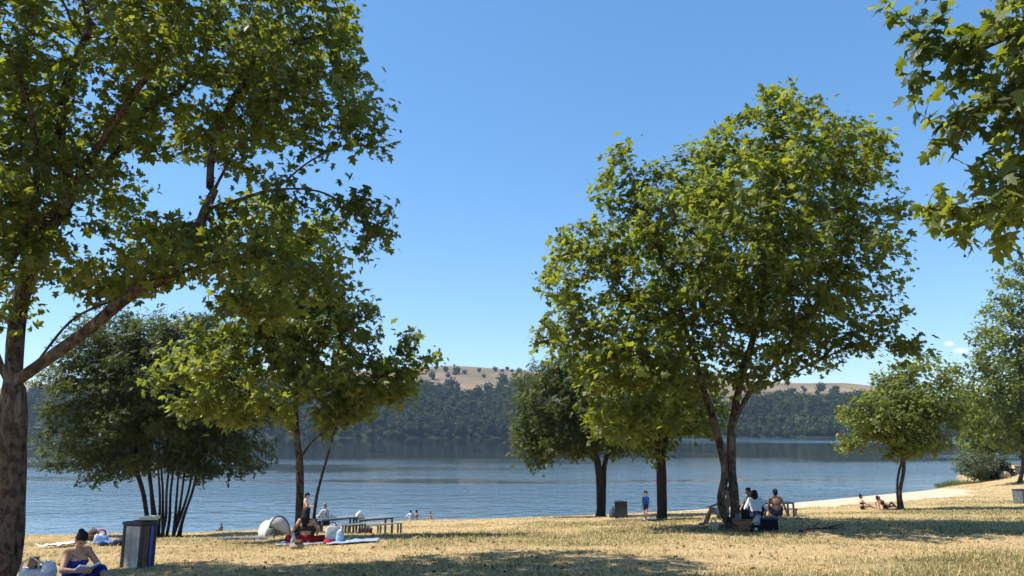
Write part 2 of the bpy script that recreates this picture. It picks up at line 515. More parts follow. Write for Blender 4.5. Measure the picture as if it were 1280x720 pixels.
FAR_LEAF = None
def build_forest():
    global FAR_LEAF
    t = NT('forest_leaf')
    vec = t.coord()
    c = t.ramp(t.attr('tint'), [(0, (.010, .017, .006)), (.5, (.026, .037, .012)), (1, (.062, .070, .024))])
    c = t.mix(t.math('MULTIPLY', t.noise(vec, .5, 4), .5), c, (.03, .045, .016))
    FAR_LEAF = t.done(t.bsdf(c, .9, .1))
    tm = [blob_template(k, 120) for k in range(5)]
    V = []; Fl = []; S = []; T = []; off = 0
    n = 0
    pts = []
    for row in range(44):
        yy = 9.0 * row
        x = -640 + rng.uniform(0, 9)
        while x < 700:
            x += rng.uniform(7, 14)
            X = x; Y = float(hill_shore(X)) + 4 + yy + rng.uniform(-4, 4)
            fm = float(field_mask(X, Y))
            if fm > .0 and rng.random() > .16 * math.exp(-fm * 7): continue
            pts.append((X, Y))
    for X, Y in pts:
        v, fl, sz = tm[rng.integers(5)]
        r = rng.uniform(4.2, 8.6) * (.7 if rng.random() < .3 else 1); h = r * rng.uniform(.95, 1.45)
        a = rng.uniform(0, 6.28); ca, sa = math.cos(a), math.sin(a)
        z0 = float(hill_z(X, Y)) + rng.uniform(-2.0, 1.5) - 0.2 * r
        vv = np.stack([(v[:, 0] * ca - v[:, 1] * sa) * r + X, (v[:, 0] * sa + v[:, 1] * ca) * r + Y, v[:, 2] * h + z0], 1)
        V.append(vv); Fl.append(fl + off); S.append(sz); off += len(vv)
        T.append(np.clip(np.full(len(sz), rng.beta(2, 2.4) * .75 + .12 + .5 * mnoise.noise(Vector((X / 70, Y / 45, 2)))) + rng.normal(0, .06, len(sz)), 0, 1))
    me = np_mesh('forest', np.concatenate(V), np.concatenate(Fl), np.concatenate(S))
    face_attr(me, 'tint', np.concatenate(T))
    o = link('far_forest', me, FAR_LEAF)
    tag(o, 'blue green forest covering the hillside across the lake', 'forest', kind='stuff')

def build_crest_trees():
    """the single trees one can count on the far hilltop"""
    protos = []
    for k in range(3):
        v, fl, sz = blob_template(20 + k, 90)
        me = np_mesh('crown', v, fl, sz); face_attr(me, 'tint', np.clip(np.random.default_rng(k).normal(.3, .12, len(sz)), 0, 1))
        me.materials.append(FAR_LEAF)
        tm = MB().tube([(0, 0, -.4), (0, 0, .5), (.04, 0, .9)], [.13, .09, .06], 6).mesh('trunk'); tm.materials.append(M['dark_bark'])
        protos.append((me, tm))
    spots = [(545, 460, 4.0, 'small round hilltop tree beside the big clump on its left'), (557, 463, 5.5, 'broad dark hilltop tree on the pale field, left of the widest one'),
             (571, 465, 7.5, 'widest dark tree on the far pale hilltop field'), (581, 466, 4.6, 'dark tree touching the right side of the widest hilltop tree'),
             (568, 456, 2.6, 'tiny tree alone on the very skyline of the far hill'), (552, 457, 2.2, 'low bush on the skyline left of the lone skyline tree'),
             (599, 463, 4.2, 'single round tree in mid field on the far hill'), (619, 462, 5.2, 'dark rounded tree at the left end of the skyline row'),
             (628, 463, 3.6, 'small tree second from the left in the skyline row'), (634, 461, 4.2, 'round tree in the middle of the skyline row'),
             (640, 463, 3.6, 'low tree near the right end of the skyline row'), (649, 464, 5.0, 'dark tree ending the skyline row by the plane tree'),
             (515, 461, 3.0, 'small tree on the far skyline seen past the leafy branch tip'), (985, 479, 4.5, 'dark tree on the far field right of the big plane trunk'),
             (1003, 484, 3.4, 'bushy tree low on the far field under drooping branches'), (1046, 486, 4.2, 'tree on the far field edge near the small lakeside tree'),
             (605, 470, 3.4, 'small tree lower on the far field above the forest edge')]
    for i, (px, py, r, lab) in enumerate(spots):
        d = ray(px, py + 2)
        ys = np.linspace(820, 1500, 1400); k = ys / d.y
        hit = np.nonzero(EYE.z + d.z * k <= hill_z(d.x * k, ys))[0]
        if len(hit): j = hit[0]
        else:
            ang = (hill_z(d.x * k, ys) - EYE.z) / ys; j = int(np.argmax(ang))
        X, Y = float(d.x * k[j]), float(ys[j])
        me, tm = protos[i % 3]
        t = thing('hillside_tree', lab, 'tree', (X, Y, float(hill_z(X, Y)) - .1 * r), rng.uniform(0, 6), 'single trees on the far hilltop')
        t.scale = (r, r, r * rng.uniform(.9, 1.15))
        link('crown', me, None, t); link('trunk', tm, None, t)

# ---------------------------------------------------------------- grass
def build_grass():
    N = 250000
    u = rng.random(N)
    Y = (math.sqrt(8.2) + u * (math.sqrt(92) - math.sqrt(8.2))) ** 2
    X = (rng.random(N) * 2 - 1) * (Y * .74 + 1.5)
    t = Y / shore(X)
    keep = (t < .985) & (sand_mask(X, Y) < .4)
    for (bx, by, br) in DIRT: keep &= np.hypot(X - bx, (Y - by) * .9) > br * rng.uniform(.35, 1.0, N)
    X, Y = X[keep], Y[keep]
    g = green_patch(X, Y)
    pn = np.array([mnoise.noise(Vector((x * .9, y * 1.1, 9))) for x, y in zip(X, Y)])
    keep = rng.random(len(X)) < np.clip(.55 + .9 * pn + .3 * g, .1, 1)
    X, Y, g = X[keep], Y[keep], g[keep]
    n = len(X); nb = 4
    Z = tz(X, Y)
    bx = np.repeat(X, nb) + rng.normal(0, .035, n * nb); by = np.repeat(Y, nb) + rng.normal(0, .035, n * nb)
    bz = np.repeat(Z, nb) - .005
    dist = np.repeat(Y, nb)
    hgt = rng.gamma(4, .0068, n * nb) * (1 + .9 * np.repeat(g, nb)) * rng.choice([1, 1, 1, 1.9], n * nb)
    wid = np.clip(.0022 + .00020 * dist, .003, .014) * rng.uniform(.7, 1.4, n * nb)
    a = rng.uniform(0, 6.283, n * nb); lean = rng.uniform(.4, 1.8, n * nb)
    dx, dy = np.cos(a), np.sin(a)
    b0 = np.stack([bx - dy * wid, by + dx * wid, bz], 1); b1 = np.stack([bx + dy * wid, by - dx * wid, bz], 1)
    mx = hgt * lean * .4
    m0 = np.stack([bx + dx * mx - dy * wid * .7, by + dy * mx + dx * wid * .7, bz + hgt * .62], 1)
    m1 = np.stack([bx + dx * mx + dy * wid * .7, by + dy * mx - dx * wid * .7, bz + hgt * .62], 1)
    tx = hgt * lean
    tp = np.stack([bx + dx * tx, by + dy * tx, bz + hgt * (1.0 - .3 * np.clip(lean, 0, 1))], 1)
    v = np.stack([b0, b1, m1, m0, tp], 1).reshape(-1, 3)
    k = np.arange(n * nb) * 5
    q = np.stack([k, k + 1, k + 2, k + 3], 1); tr = np.stack([k + 3, k + 2, k + 4], 1)
    fl = np.concatenate([q, tr], 1).ravel(); sz = np.tile([4, 3], n * nb)
    me = np_mesh('turf_grass', v, fl, sz)
    gg = np.repeat(g, nb)
    isg = rng.random(n * nb) < (.22 + .42 * gg)
    tint = np.where(isg, rng.uniform(.0, .42, n * nb), rng.uniform(.5, 1, n * nb))
    face_attr(me, 'tint', np.repeat(tint, 2))
    mt = leaf_mat('grass_blade', [(0, (.08, .08, .022)), (.42, (.20, .185, .062)), (.5, (.36, .24, .11)), (.75, (.66, .455, .22)), (1, (.80, .62, .36))],
                  ((.14, .18, .03), (.66, .52, .27)), .38, .7, .2)
    o = link('turf_grass', me, mt)
    tag(o, 'short dry straw coloured grass with greener tufts on the slope', 'grass', kind='stuff')

def build_litter():
    """fallen plane leaves under the crowns"""
    tv, tf = leaf_plane()
    n = 2000
    ctr = [(DIRT[0][0] + 1.5, DIRT[0][1] + .5, 5), (DIRT[1][0] + 1.5, DIRT[1][1], 4), (-2.0, 13.5, 4.5), (DIRT[3][0], DIRT[3][1], 4), (DIRT[4][0], DIRT[4][1], 3.5), (3.0, 14.0, 6)]
    k = rng.integers(len(ctr), size=n); C = np.array(ctr)[k]
    X = C[:, 0] + rng.normal(0, 1, n) * C[:, 2] * .6; Y = np.clip(C[:, 1] + rng.normal(0, 1, n) * C[:, 2] * .6, 8.5, 70)
    keep = Y < shore(X) * .97; X, Y = X[keep], Y[keep]; n = len(X)
    pos = np.stack([X, Y, tz(X, Y) + rng.uniform(.01, .05, n)], 1)
    nr = rng.normal(size=(n, 3)) * .35 + np.array([0, 0, 1.0]); td = rng.normal(size=(n, 3))
    mt = leaf_mat('fallen_leaf', [(0, (.05, .03, .016)), (.6, (.16, .10, .05)), (1, (.30, .21, .10))], ((.1, .06, .02), (.3, .2, .08)), .15, .8, .1)
    o = scatter_leaves('fallen_leaves', pos, nr, td, rng.uniform(.04, .10, n), (tv * np.array([1, 1, 1.8]), tf), mt, None, .5, .3, rng)
    tag(o, 'dry brown fallen leaves strewn on the turf under the trees', 'leaf litter', kind='stuff')
# ---------------------------------------------------------------- trees
def leaf_plane():
    """five-lobed plane leaf, unit length along +x"""
    per = [(0, 0), (.02, .30), (.16, .47), (.27, .24), (.44, .33), (.66, .52), (.60, .22), (.78, .17), (1, 0)]
    up = per[1:-1]
    ring = [per[0]] + up + [per[-1]] + [(x, -y) for x, y in reversed(up)]
    v = [(.34, 0, 0)]
    for x, y in ring: v.append((x, y, -.16 * abs(y) - .22 * max(0, x - .34) ** 1.5))
    n = len(ring)
    f = [(0, 1 + i, 1 + (i + 1) % n) for i in range(n)]
    return np.array(v, float), np.array(f)

def leaf_plain():
    """a smaller count of vertices for far plane leaves"""
    v = [(0, 0, 0), (.18, .45, -.07), (.34, .2, 0), (.66, .46, -.1), (1, 0, -.14), (.66, -.46, -.1), (.34, -.2, 0), (.18, -.45, -.07)]
    f = [(0, 2, 1), (2, 4, 3), (0, 6, 2), (6, 4, 2), (0, 7, 6), (6, 5, 4)]
    return np.array(v, float), np.array(f)

def leaf_pinnate():
    """a hanging compound leaf: leaflets in pairs along a midrib"""
    v = []; f = []
    def lf(x, y, ax, L, w, z):
        ca, sa = math.cos(ax), math.sin(ax); o = len(v)
        for px, py in ((0, 0), (.45 * L, w), (L, 0), (.45 * L, -w)):
            v.append((x + px * ca - py * sa, y + px * sa + py * ca, z - .25 * px))
        f.append((o, o + 1, o + 2)); f.append((o, o + 2, o + 3))
    for i in range(5):
        x = .14 + .17 * i; L = .30 - .02 * i
        lf(x, 0, 1.0, L, .085, -.25 * x * x); lf(x, 0, -1.0, L, .085, -.25 * x * x)
    lf(.92, 0, 0, .26, .06, -.2)
    return np.array(v, float), np.array(f)

def leaf_small():
    v = []; f = []
    for x, ax in ((0, .6), (.15, -.7), (.4, .5), (.5, -.5), (.65, .05)):
        ca, sa = math.cos(ax), math.sin(ax); o = len(v)
        for px, py in ((0, 0), (.2, .13), (.42, 0), (.2, -.13)):
            v.append((x + px * ca - py * sa, px * sa + py * ca, -.2 * px))
        f.append((o, o + 1, o + 2)); f.append((o, o + 2, o + 3))
    return np.array(v, float), np.array(f)

def scatter_leaves(name, pos, nrm_up, tipdir, size, tmpl, mat, parent, tint_mu=.45, tint_sd=.2, rg=None, seeds=None):
    tv, tf = tmpl
    n = len(pos)
    z = nrm_up / np.linalg.norm(nrm_up, axis=1)[:, None]
    x = tipdir - z * np.sum(tipdir * z, 1)[:, None]
    x /= np.linalg.norm(x, axis=1)[:, None] + 1e-9
    y = np.cross(z, x)
    s = size[:, None, None]
    cur = rg.normal(1.3, 1.0, n)[:, None, None]; wd = rg.uniform(.7, 1.1, n)[:, None, None]
    V = pos[:, None, :] + s * (tv[None, :, 0:1] * x[:, None, :] + wd * tv[None, :, 1:2] * y[:, None, :] + cur * tv[None, :, 2:3] * z[:, None, :])
    F = tf[None] + (np.arange(n) * len(tv))[:, None, None]
    me = np_mesh(name, V.reshape(-1, 3), F.ravel(), np.full(n * len(tf), 3))
    tint = np.clip(rg.normal(tint_mu, tint_sd, n) + (0 if seeds is None else seeds), 0, 1)
    face_attr(me, 'tint', np.repeat(tint, len(tf)))
    return link(name, me, mat, parent)

def subdiv(pts, step):
    out = [pts[0]]
    # Catmull-Rom through the limb points
    p = [pts[0]] + list(pts) + [pts[-1]]
    for i in range(1, len(p) - 2):
        L = (p[i + 1] - p[i]).length; n = max(1, int(round(L / step)))
        for k in range(1, n + 1):
            t = k / n
            a, b, c, d = p[i - 1], p[i], p[i + 1], p[i + 2]
            out.append(.5 * ((2 * b) + (c - a) * t + (2 * a - 5 * b + 4 * c - d) * t * t + (3 * b - a - 3 * c + d) * t ** 3))
    return out

def grow(limbs, att, step, kill, rg, iters=90, reach=None):
    """space colonisation from hand-laid limbs towards the attraction points; returns nodes, parents"""
    nodes = []; par = []
    for pts in limbs:
        pts = [Vector(p) for p in pts]
        sp = subdiv(pts, step)
        if not nodes:
            nodes.append(np.array(sp[0])); par.append(-1); last = 0
        else:
            d = [np.linalg.norm(q - np.array(sp[0])) for q in nodes]; last = int(np.argmin(d))
            if d[last] > step * 1.5:
                nodes.append(np.array(sp[0])); par.append(last); last = len(nodes) - 1
        for q in sp[1:]:
            nodes.append(np.array(q)); par.append(last); last = len(nodes) - 1
    n0 = len(nodes)
    att = att.copy()
    P_ = np.array(nodes)
    near = np.zeros(len(att), int); nd = np.full(len(att), 1e9)
    def update(i0, P_, near, nd, att):
        for s in range(i0, len(P_), 256):
            blk = P_[s:s + 256]
            d = np.linalg.norm(att[:, None, :] - blk[None], axis=2)
            j = d.argmin(1); dm = d[np.arange(len(att)), j]
            m = dm < nd
            near[m] = j[m] + s; nd[m] = dm[m]
    update(0, P_, near, nd, att)
    kids = {}
    for it in range(iters):
        keep = nd > kill
        att, near, nd = att[keep], near[keep], nd[keep]
        if len(att) < 5: break
        act = np.ones(len(att), bool) if reach is None else nd < reach
        if not act.any(): act = nd < nd.min() * 1.3
        d = att[act] - P_[near[act]]
        d /= np.linalg.norm(d, axis=1)[:, None]
        acc = np.zeros((len(P_), 3)); np.add.at(acc, near[act], d)
        idx = np.unique(near[act])
        new = []; npar = []
        for i in idx:
            if kids.get(i, 0) >= 3: continue
            v = acc[i]; L = np.linalg.norm(v)
            v = v / L if L > .05 else rg.normal(size=3)
            v = v + rg.normal(size=3) * .22 + np.array([0, 0, .06])
            if par[i] >= 0:
                pd = P_[i] - P_[par[i]]; pl = np.linalg.norm(pd)
                if pl > 1e-6: v = v + pd / pl * .35
            v /= np.linalg.norm(v)
            new.append(P_[i] + v * step); npar.append(i); kids[i] = kids.get(i, 0) + 1
        if not new: break
        i0 = len(P_)
        P_ = np.concatenate([P_, np.array(new)]); par += npar
        update(i0, P_, near, nd, att)
    return P_, np.array(par), n0

def wood_mesh(P_, par, R0, rtip, rg, flare=1.35, wob=.10, n0=0, rmin=0):
    n = len(P_)
    tips = np.zeros(n); ch = [[] for _ in range(n)]
    for i in range(1, n): ch[par[i]].append(i)
    order = [0]
    for i in order: order += ch[i]
    for i in reversed(order):
        tips[i] = tips[i] or 1
        if par[i] >= 0: tips[par[i]] += tips[i]
    ex = math.log(max(tips[0], 2)) / math.log(R0 / rtip)
    rad = rtip * tips ** (1 / ex)
    if rmin:
        zr = np.clip((P_[:n0, 2] - P_[0][2]) / 4.5, 0, 1)
        rad[:n0] = np.maximum(rad[:n0], np.minimum(rmin * (1 - .65 * zr), R0))
    V = []; Fc = []; off = 0
    starts = [(0, -1)]
    z0 = P_[0][2]
    while starts:
        i, p = starts.pop()
        chain = [i] if p < 0 else [p, i]
        while ch[chain[-1]]:
            c = sorted(ch[chain[-1]], key=lambda k: -tips[k])
            for o in c[1:]: starts.append((o, chain[-1]))
            chain.append(c[0])
        r = rad[chain].copy()
        if p >= 0: r[0] = min(r[0], r[1] * 1.25)
        pts = P_[chain].copy()
        k = 12 if r[0] > .1 else 7 if r[0] > .035 else 5 if r[0] > .015 else 4
        if r[0] > .06:   # smooth radius along thick limbs
            for _ in range(3): r[1:-1] = .25 * r[:-2] + .5 * r[1:-1] + .25 * r[2:]
        prev = None; nn = len(chain); ring = []
        for j in range(nn):
            t = pts[min(j + 1, nn - 1)] - pts[max(j - 1, 0)]
            t = t / (np.linalg.norm(t) + 1e-9)
            a = np.array([1.0, 0, 0]) if prev is None else prev
            a = a - t * a.dot(t); L = np.linalg.norm(a)
            if L < 1e-3: a = np.array([0, 1.0, 0]); a = a - t * a.dot(t); L = np.linalg.norm(a)
            a /= L; prev = a; b = np.cross(t, a)
            rr = r[j]
            h = max(0, pts[j][2] - z0 - .5)
            if p < 0 and h < .9: rr = rr * (1 + (flare - 1) * max(0, 1 - h / .9) ** 2)
            an = np.arange(k) * 2 * math.pi / k
            w = np.ones(k)
            if r[j] > .06:
                w = np.array([1 + wob * mnoise.noise(Vector(pts[j] * 1.7) + Vector((math.cos(q), math.sin(q), 0)) * 1.3) * 1.6 for q in an])
            ring.append(pts[j] + (np.cos(an)[:, None] * a + np.sin(an)[:, None] * b) * (rr * w)[:, None])
        V.append(np.concatenate(ring))
        jj, kk = np.meshgrid(np.arange(nn - 1), np.arange(k), indexing='ij')
        k2 = (kk + 1) % k
        q = np.stack([jj * k + kk, jj * k + k2, (jj + 1) * k + k2, (jj + 1) * k + kk], -1).reshape(-1, 4) + off
        Fc.append(q); off += nn * k
    F = np.concatenate(Fc)
    return np.concatenate(V), F, tips, rad

def env_points(env, n, rg, Y0):
    """attraction points in the crown's lobes: (px, py, rx, ry, dY, rY[, weight]) in photo units at distance Y0 + dY"""
    C = []; Rr = []; w = []
    for e in env:
        px, py, rx, ry, dY, rY = e[:6]
        Y = Y0 + dY; m = mpp(px, py, Y)
        C.append(np.array(P(px, py, Y))); Rr.append(np.array([rx * m, rY, ry * m])); w.append(rx * ry * m * m * rY * (e[6] if len(e) > 6 else 1))
    w = np.array(w); w /= w.sum(); w = np.maximum(w, .007); w /= w.sum()
    k = rg.choice(len(env), n, p=w)
    d = rg.normal(size=(n, 3)); d /= np.linalg.norm(d, axis=1)[:, None]
    r = rg.random(n) ** (1 / 3.4)
    return np.array(C)[k] + d * r[:, None] * np.array(Rr)[k]

def tree(name, label, limbs, env, Y0, natt, step, kill, R0, rtip, leafn, leafsize, tmpl, leaf, bark, seed,
         group=None, up=.9, spread=.28, maxtips=4, droop=.35, tint=.45, clump=.16, reach=None, gap=None, rmin=0):
    rg = np.random.default_rng(seed)
    L3 = []
    for l in limbs:
        L3.append([p if isinstance(p, Vector) else P(*p) for p in l])
        if isinstance(l[0], Vector) and abs(l[0].z - float(tz(l[0].x, l[0].y))) < .3: L3[-1].insert(0, l[0] - Vector((0, 0, .45)))
    att = env_points(env, natt, rg, Y0)
    if gap is not None: att = att[np.array([mnoise.noise(Vector(q) * gap[0] + Vector((seed, 0, 0))) for q in att]) > gap[1]]
    nodes, par, n0 = grow(L3, att, step, kill, rg, reach=reach)
    root = L3[0][0].copy()
    nodes = nodes - np.array(root)
    nodes[0][2] -= .12
    V, F, tips, rad = wood_mesh(nodes, par, R0, rtip, rg, n0=n0, rmin=rmin)
    t = thing(name, label, 'tree', root, 0, group)
    me = np_mesh('trunk', V, F.ravel(), np.full(len(F), 4), True)
    link('trunk', me, bark, t)
    thin = np.nonzero(tips <= maxtips)[0]
    thin = thin[thin > 0]
    per = max(1, int(round(leafn / len(thin))))
    k = np.repeat(thin, per)
    n = len(k)
    d = nodes[k] - nodes[par[k]]
    d /= np.linalg.norm(d, axis=1)[:, None] + 1e-9
    pos = nodes[k] - d * (rg.random(n) * step)[:, None] + rg.normal(size=(n, 3)) * spread * np.array([1, 1, .75])
    nr = rg.normal(size=(n, 3)) * .62 + np.array([0, 0, up])
    # outer leaves lean outward
    ctr = nodes[thin].mean(0)
    o = pos - ctr; o /= np.linalg.norm(o, axis=1)[:, None] + 1e-9
    nr += o * .35
    td = rg.normal(size=(n, 3)) + d * .7; td[:, 2] -= droop * 2
    sz = leafsize * np.clip(rg.normal(.95, .34, n), .35, 1.7)
    seeds = np.array([mnoise.noise(Vector(q) * .55) for q in nodes[thin]])
    scatter_leaves('crown', pos, nr, td, sz, tmpl, leaf, t, tint, .17, rg, np.repeat(seeds, per) * clump * 2)
    return t

def gz(px, Y):
    """a ground point below photo column px at distance Y"""
    q = P(px, 640, Y); return ground(q.x, Y)

def build_trees():
    LP, LQ, LN, LS = leaf_plane(), leaf_plain(), leaf_pinnate(), leaf_small()
    # 1. the big plane tree at the left edge
    Y = 11.3
    b = gz(13, Y)
    tree('plane_tree', 'big mottled plane tree rising above the woman in blue, limb arching over the view', [
        [b, (13, 640, Y), (15, 560, Y), (18, 478, Y)],
        [(18, 478, Y), (60, 449, Y), (110, 412, Y - .1), (165, 368, Y - .3), (215, 345, Y - .4), (262, 330, Y - .6), (310, 316, Y - .8)],
        [(40, 462, Y), (88, 402, Y + .3), (135, 378, Y + .5), (180, 360, Y + .8), (220, 322, Y + 1.2), (260, 300, Y + 1.5)],
        [(16, 490, Y), (20, 420, Y + .2), (32, 350, Y + .3), (52, 296, Y + .3), (86, 240, Y + .2), (76, 180, Y + .4), (82, 110, Y + .5), (110, 40, Y + .6)],
        [(86, 240, Y + .2), (118, 190, Y - .2), (165, 120, Y - .4), (205, 60, Y - .7), (230, -20, Y - 1)],
        [(88, 238, Y + .2), (125, 212, Y + .8), (160, 172, Y + 1.1), (182, 138, Y + 1.5), (230, 110, Y + 2)],
        [(15, 486, Y), (-8, 430, Y - .2), (-4, 365, Y - .3), (22, 312, Y - .4), (44, 250, Y - .8), (40, 150, Y - 1.2), (10, 60, Y - 1.5)],
        [(14, 486, Y), (-30, 410, Y + .3), (-80, 320, Y + .6), (-130, 200, Y + .9)],
        [(215, 345, Y - .4), (242, 300, Y - .2), (257, 262, Y), (280, 214, Y + .1), (312, 163, Y), (352, 120, Y - .2), (395, 100, Y)],
        [(257, 262, Y), (300, 249, Y - .3), (345, 237, Y - .3), (398, 239, Y - .2), (440, 262, Y), (472, 296, Y + .2)],
        [(262, 240, Y), (268, 180, Y + .3), (300, 110, Y + .6), (350, 60, Y + .8), (420, 40, Y + .8)],
        [(310, 316, Y - .8), (350, 335, Y - .9), (390, 360, Y - .9), (425, 385, Y - .8)],
        [(262, 330, Y - .6), (290, 360, Y - .8), (330, 390, Y - .9)],
        [(345, 237, Y - .3), (390, 200, Y - .3), (440, 180, Y), (480, 190, Y)]],
        [(130, 70, 150, 115, 0, 3.8), (330, 70, 120, 95, .4, 3.4), (55, 250, 95, 120, -.2, 3.2), (300, 165, 90, 75, .2, 1.8, .7), (400, 150, 80, 70, 0, 1.3), (452, 150, 42, 70, 0, 1.0),
         (440, 85, 38, 45, 0, 1), (455, 265, 52, 40, 0, .8), (270, 312, 120, 58, -.2, 1.8, .9), (60, 345, 60, 50, .2, 1.6, .5), (200, -50, 260, 80, .5, 4.5), (-70, 170, 90, 170, 0, 2.8, .8), (345, 350, 80, 48, -.3, 1.4, .8), (300, 390, 60, 34, -.5, .9, 1.2), (385, 380, 58, 40, -.8, .9, 1.3), (425, 335, 34, 34, -.5, .7, 1.0), (110, 320, 80, 44, .3, 1.6, 1), (30, 400, 44, 34, .4, 1.0, .9), (200, 300, 70, 34, -.3, 1.2, .9), (235, 365, 60, 22, -.5, .8, .9),
         (150, 262, 60, 26, -.5, 1.2, .6), (90, -150, 250, 110, 0, 4, .6), (385, 10, 30, 30, 0, 1, .6)],
        Y, 4300, .16, .31, .19, .0036, 39000, .125, LP, M['plane_leaf'], M['plane_bark'], 11, up=.75, spread=.13, maxtips=4, clump=.2, gap=(.8, -.14))
    # 2. twin-stemmed plane by the picnic tables
    Y = G(374, 676).y
    b = gz(374, Y)
    tree('plane_tree', 'slim forked plane tree sheltering the picnic tables', [
        [b, (375, 620, Y), (374, 575, Y), (371, 545, Y), (368, 490, Y), (362, 420, Y), (352, 340, Y), (348, 290, Y)],
        [b + Vector((.35, .25, 0)), (396, 620, Y + .3), (408, 575, Y + .3), (418, 540, Y + .4), (430, 500, Y + .4), (428, 450, Y + .5), (424, 390, Y + .5)],
        [(374, 575, Y), (392, 550, Y), (418, 530, Y - .3), (450, 500, Y - .6), (490, 470, Y - .8)],
        [(371, 545, Y), (345, 515, Y - .3), (310, 490, Y - .6), (270, 470, Y - .8)],
        [(368, 490, Y), (395, 440, Y + .6), (410, 370, Y + .8)], [(366, 470, Y), (330, 420, Y + .4), (300, 370, Y + .6)]],
        [(370, 410, 100, 90, 0, 2.6), (350, 315, 82, 66, 0, 2.2), (455, 465, 68, 62, -.2, 2.0), (290, 465, 88, 66, -.4, 2.3), (235, 490, 44, 44, -.6, 1.4), (300, 390, 60, 60, 0, 2), (415, 420, 60, 60, 0, 2), (395, 495, 110, 42, 0, 2.2, .8), (410, 300, 36, 36, 0, 1.3),
         (515, 440, 34, 34, -.2, 1.0, .9), (528, 490, 34, 22, 0, .8, .8), (240, 450, 40, 34, -.3, 1, .8), (455, 385, 22, 30, 0, .8, .6), (330, 265, 40, 22, 0, 1, .8), (290, 525, 36, 18, -.3, 1, .6)],
        Y, 2500, .25, .46, .125, .005, 16500, .185, LP, M['plane_leaf_pale'], M['plane_bark'], 12, up=.8, spread=.18, gap=(.75, -.08), rmin=.062)
    # 3. many-stemmed feathery tree
    Y = G(206, 671).y
    b = gz(206, Y)
    st = []
    rs = random.Random(4)
    for k, (bx, tx, dy) in enumerate([(-.62, 166, .3), (-.46, 186, -.5), (-.30, 181, .7), (-.20, 197, -.2), (-.08, 203, .5), (.04, 210, -.6), (.18, 217, .4), (.40, 228, -.4), (.55, 247, .2), (.48, 236, -.3), (.66, 257, .3)]):
        q = b + Vector((bx, .25 * math.sin(k * 2.1), 0)); q.z = float(tz(q.x, q.y)) - .05
        bp = 206 + bx * 31; J = lambda a: rs.uniform(-a, a)
        st.append([q, (bp + (tx - bp) * .12 + J(1), 648 + J(3), Y + dy * .2), (bp + (tx - bp) * .42 + J(1.5), 615 + J(6), Y + dy * .5), (bp + (tx - bp) * .75 + J(2), 585 + J(6), Y + dy * .8), (tx + J(3), 555, Y + dy), (tx + (tx - 208) * .4 + J(6), 505, Y + dy * 1.8), (tx + (tx - 208) * .8 + J(10), 450 + J(20), Y + dy * 2.6)])
    tree('feathery_tree', 'dark many-stemmed tree with drooping feathery foliage at the water', st,
         [(195, 475, 128, 75, 0, 3.2), (205, 420, 90, 36, 0, 2.4), (275, 525, 75, 52, 0, 2.4), (110, 505, 68, 55, 0, 2.2), (185, 535, 110, 32, 0, 3, .8), (82, 565, 40, 28, 0, 1.3), (150, 430, 70, 50, 0, 2.4), (250, 440, 70, 55, 0, 2.4), (200, 572, 90, 20, 0, 2.4), (135, 578, 55, 24, 0, 1.8), (275, 578, 60, 22, 0, 1.8), (110, 450, 50, 40, 0, 1.8), (318, 575, 34, 24, 0, 1.2), (75, 470, 34, 40, 0, 1.3, .8)],
         Y, 2500, .30, .55, .25, .006, 42000, .25, LS, M['fine_leaf'], M['dark_bark'], 13, up=.85, spread=.25, droop=.3, tint=.17, clump=.26, rmin=.085)
    # 4. dark leaning tree by the bin in the middle
    Y = G(751, 646).y
    b = gz(751, Y)
    tree('broadleaf_tree', 'squat dark olive tree with two fused stems behind the middle bin', [
        [b, (750, 610, Y), (747, 578, Y), (738, 548, Y), (722, 515, Y), (705, 480, Y)], [b + Vector((.16, .1, 0)), (755, 600, Y + .1), (757, 575, Y + .2), (772, 540, Y + .3), (785, 505, Y + .4)],
        [(747, 578, Y), (725, 562, Y - .5), (690, 552, Y - .8), (665, 560, Y - 1)]],
        [(715, 500, 72, 52, 0, 3.2), (690, 545, 50, 34, -.2, 2.4), (775, 520, 66, 52, 0, 2.8), (668, 478, 24, 26, 0, 1.4, .9), (662, 525, 30, 34, 0, 1.8), (735, 470, 50, 36, 0, 2.4), (675, 575, 24, 14, -.3, 1.2), (745, 555, 50, 18, 0, 2, .7)],
        Y, 1600, .34, .62, .31, .008, 19000, .32, LS, M['fine_leaf'], M['dark_bark'], 14, group=None, up=.8, spread=.32, tint=.36, clump=.2)
    # 5. tree behind the child
    Y = G(826, 650).y
    b = gz(826, Y)
    tree('plane_tree', 'straight dark trunked tree behind the child in blue', [
        [b, (825, 610, Y), (824, 575, Y), (822, 545, Y), (818, 505, Y), (815, 470, Y)], [b + Vector((.2, .12, 0)), (830, 600, Y + .1), (830, 560, Y + .2), (845, 520, Y + .3), (862, 490, Y + .5)],
        [(822, 545, Y), (800, 520, Y - .5), (775, 500, Y - .8)]],
        [(830, 500, 80, 55, 0, 3.0), (785, 530, 55, 34, -.3, 2.2), (870, 530, 42, 26, 0, 1.8), (815, 545, 60, 20, 0, 2, .8), (810, 560, 34, 14, -.3, 1.2, .7)],
        Y, 1100, .32, .55, .235, .008, 7500, .21, LP, M['plane_leaf'], M['dark_bark'], 15, up=.85, spread=.26, tint=.3)
    # 6. the tall twin-stemmed plane in the middle right
    Y = G(914, 660).y
    b = gz(913, Y)
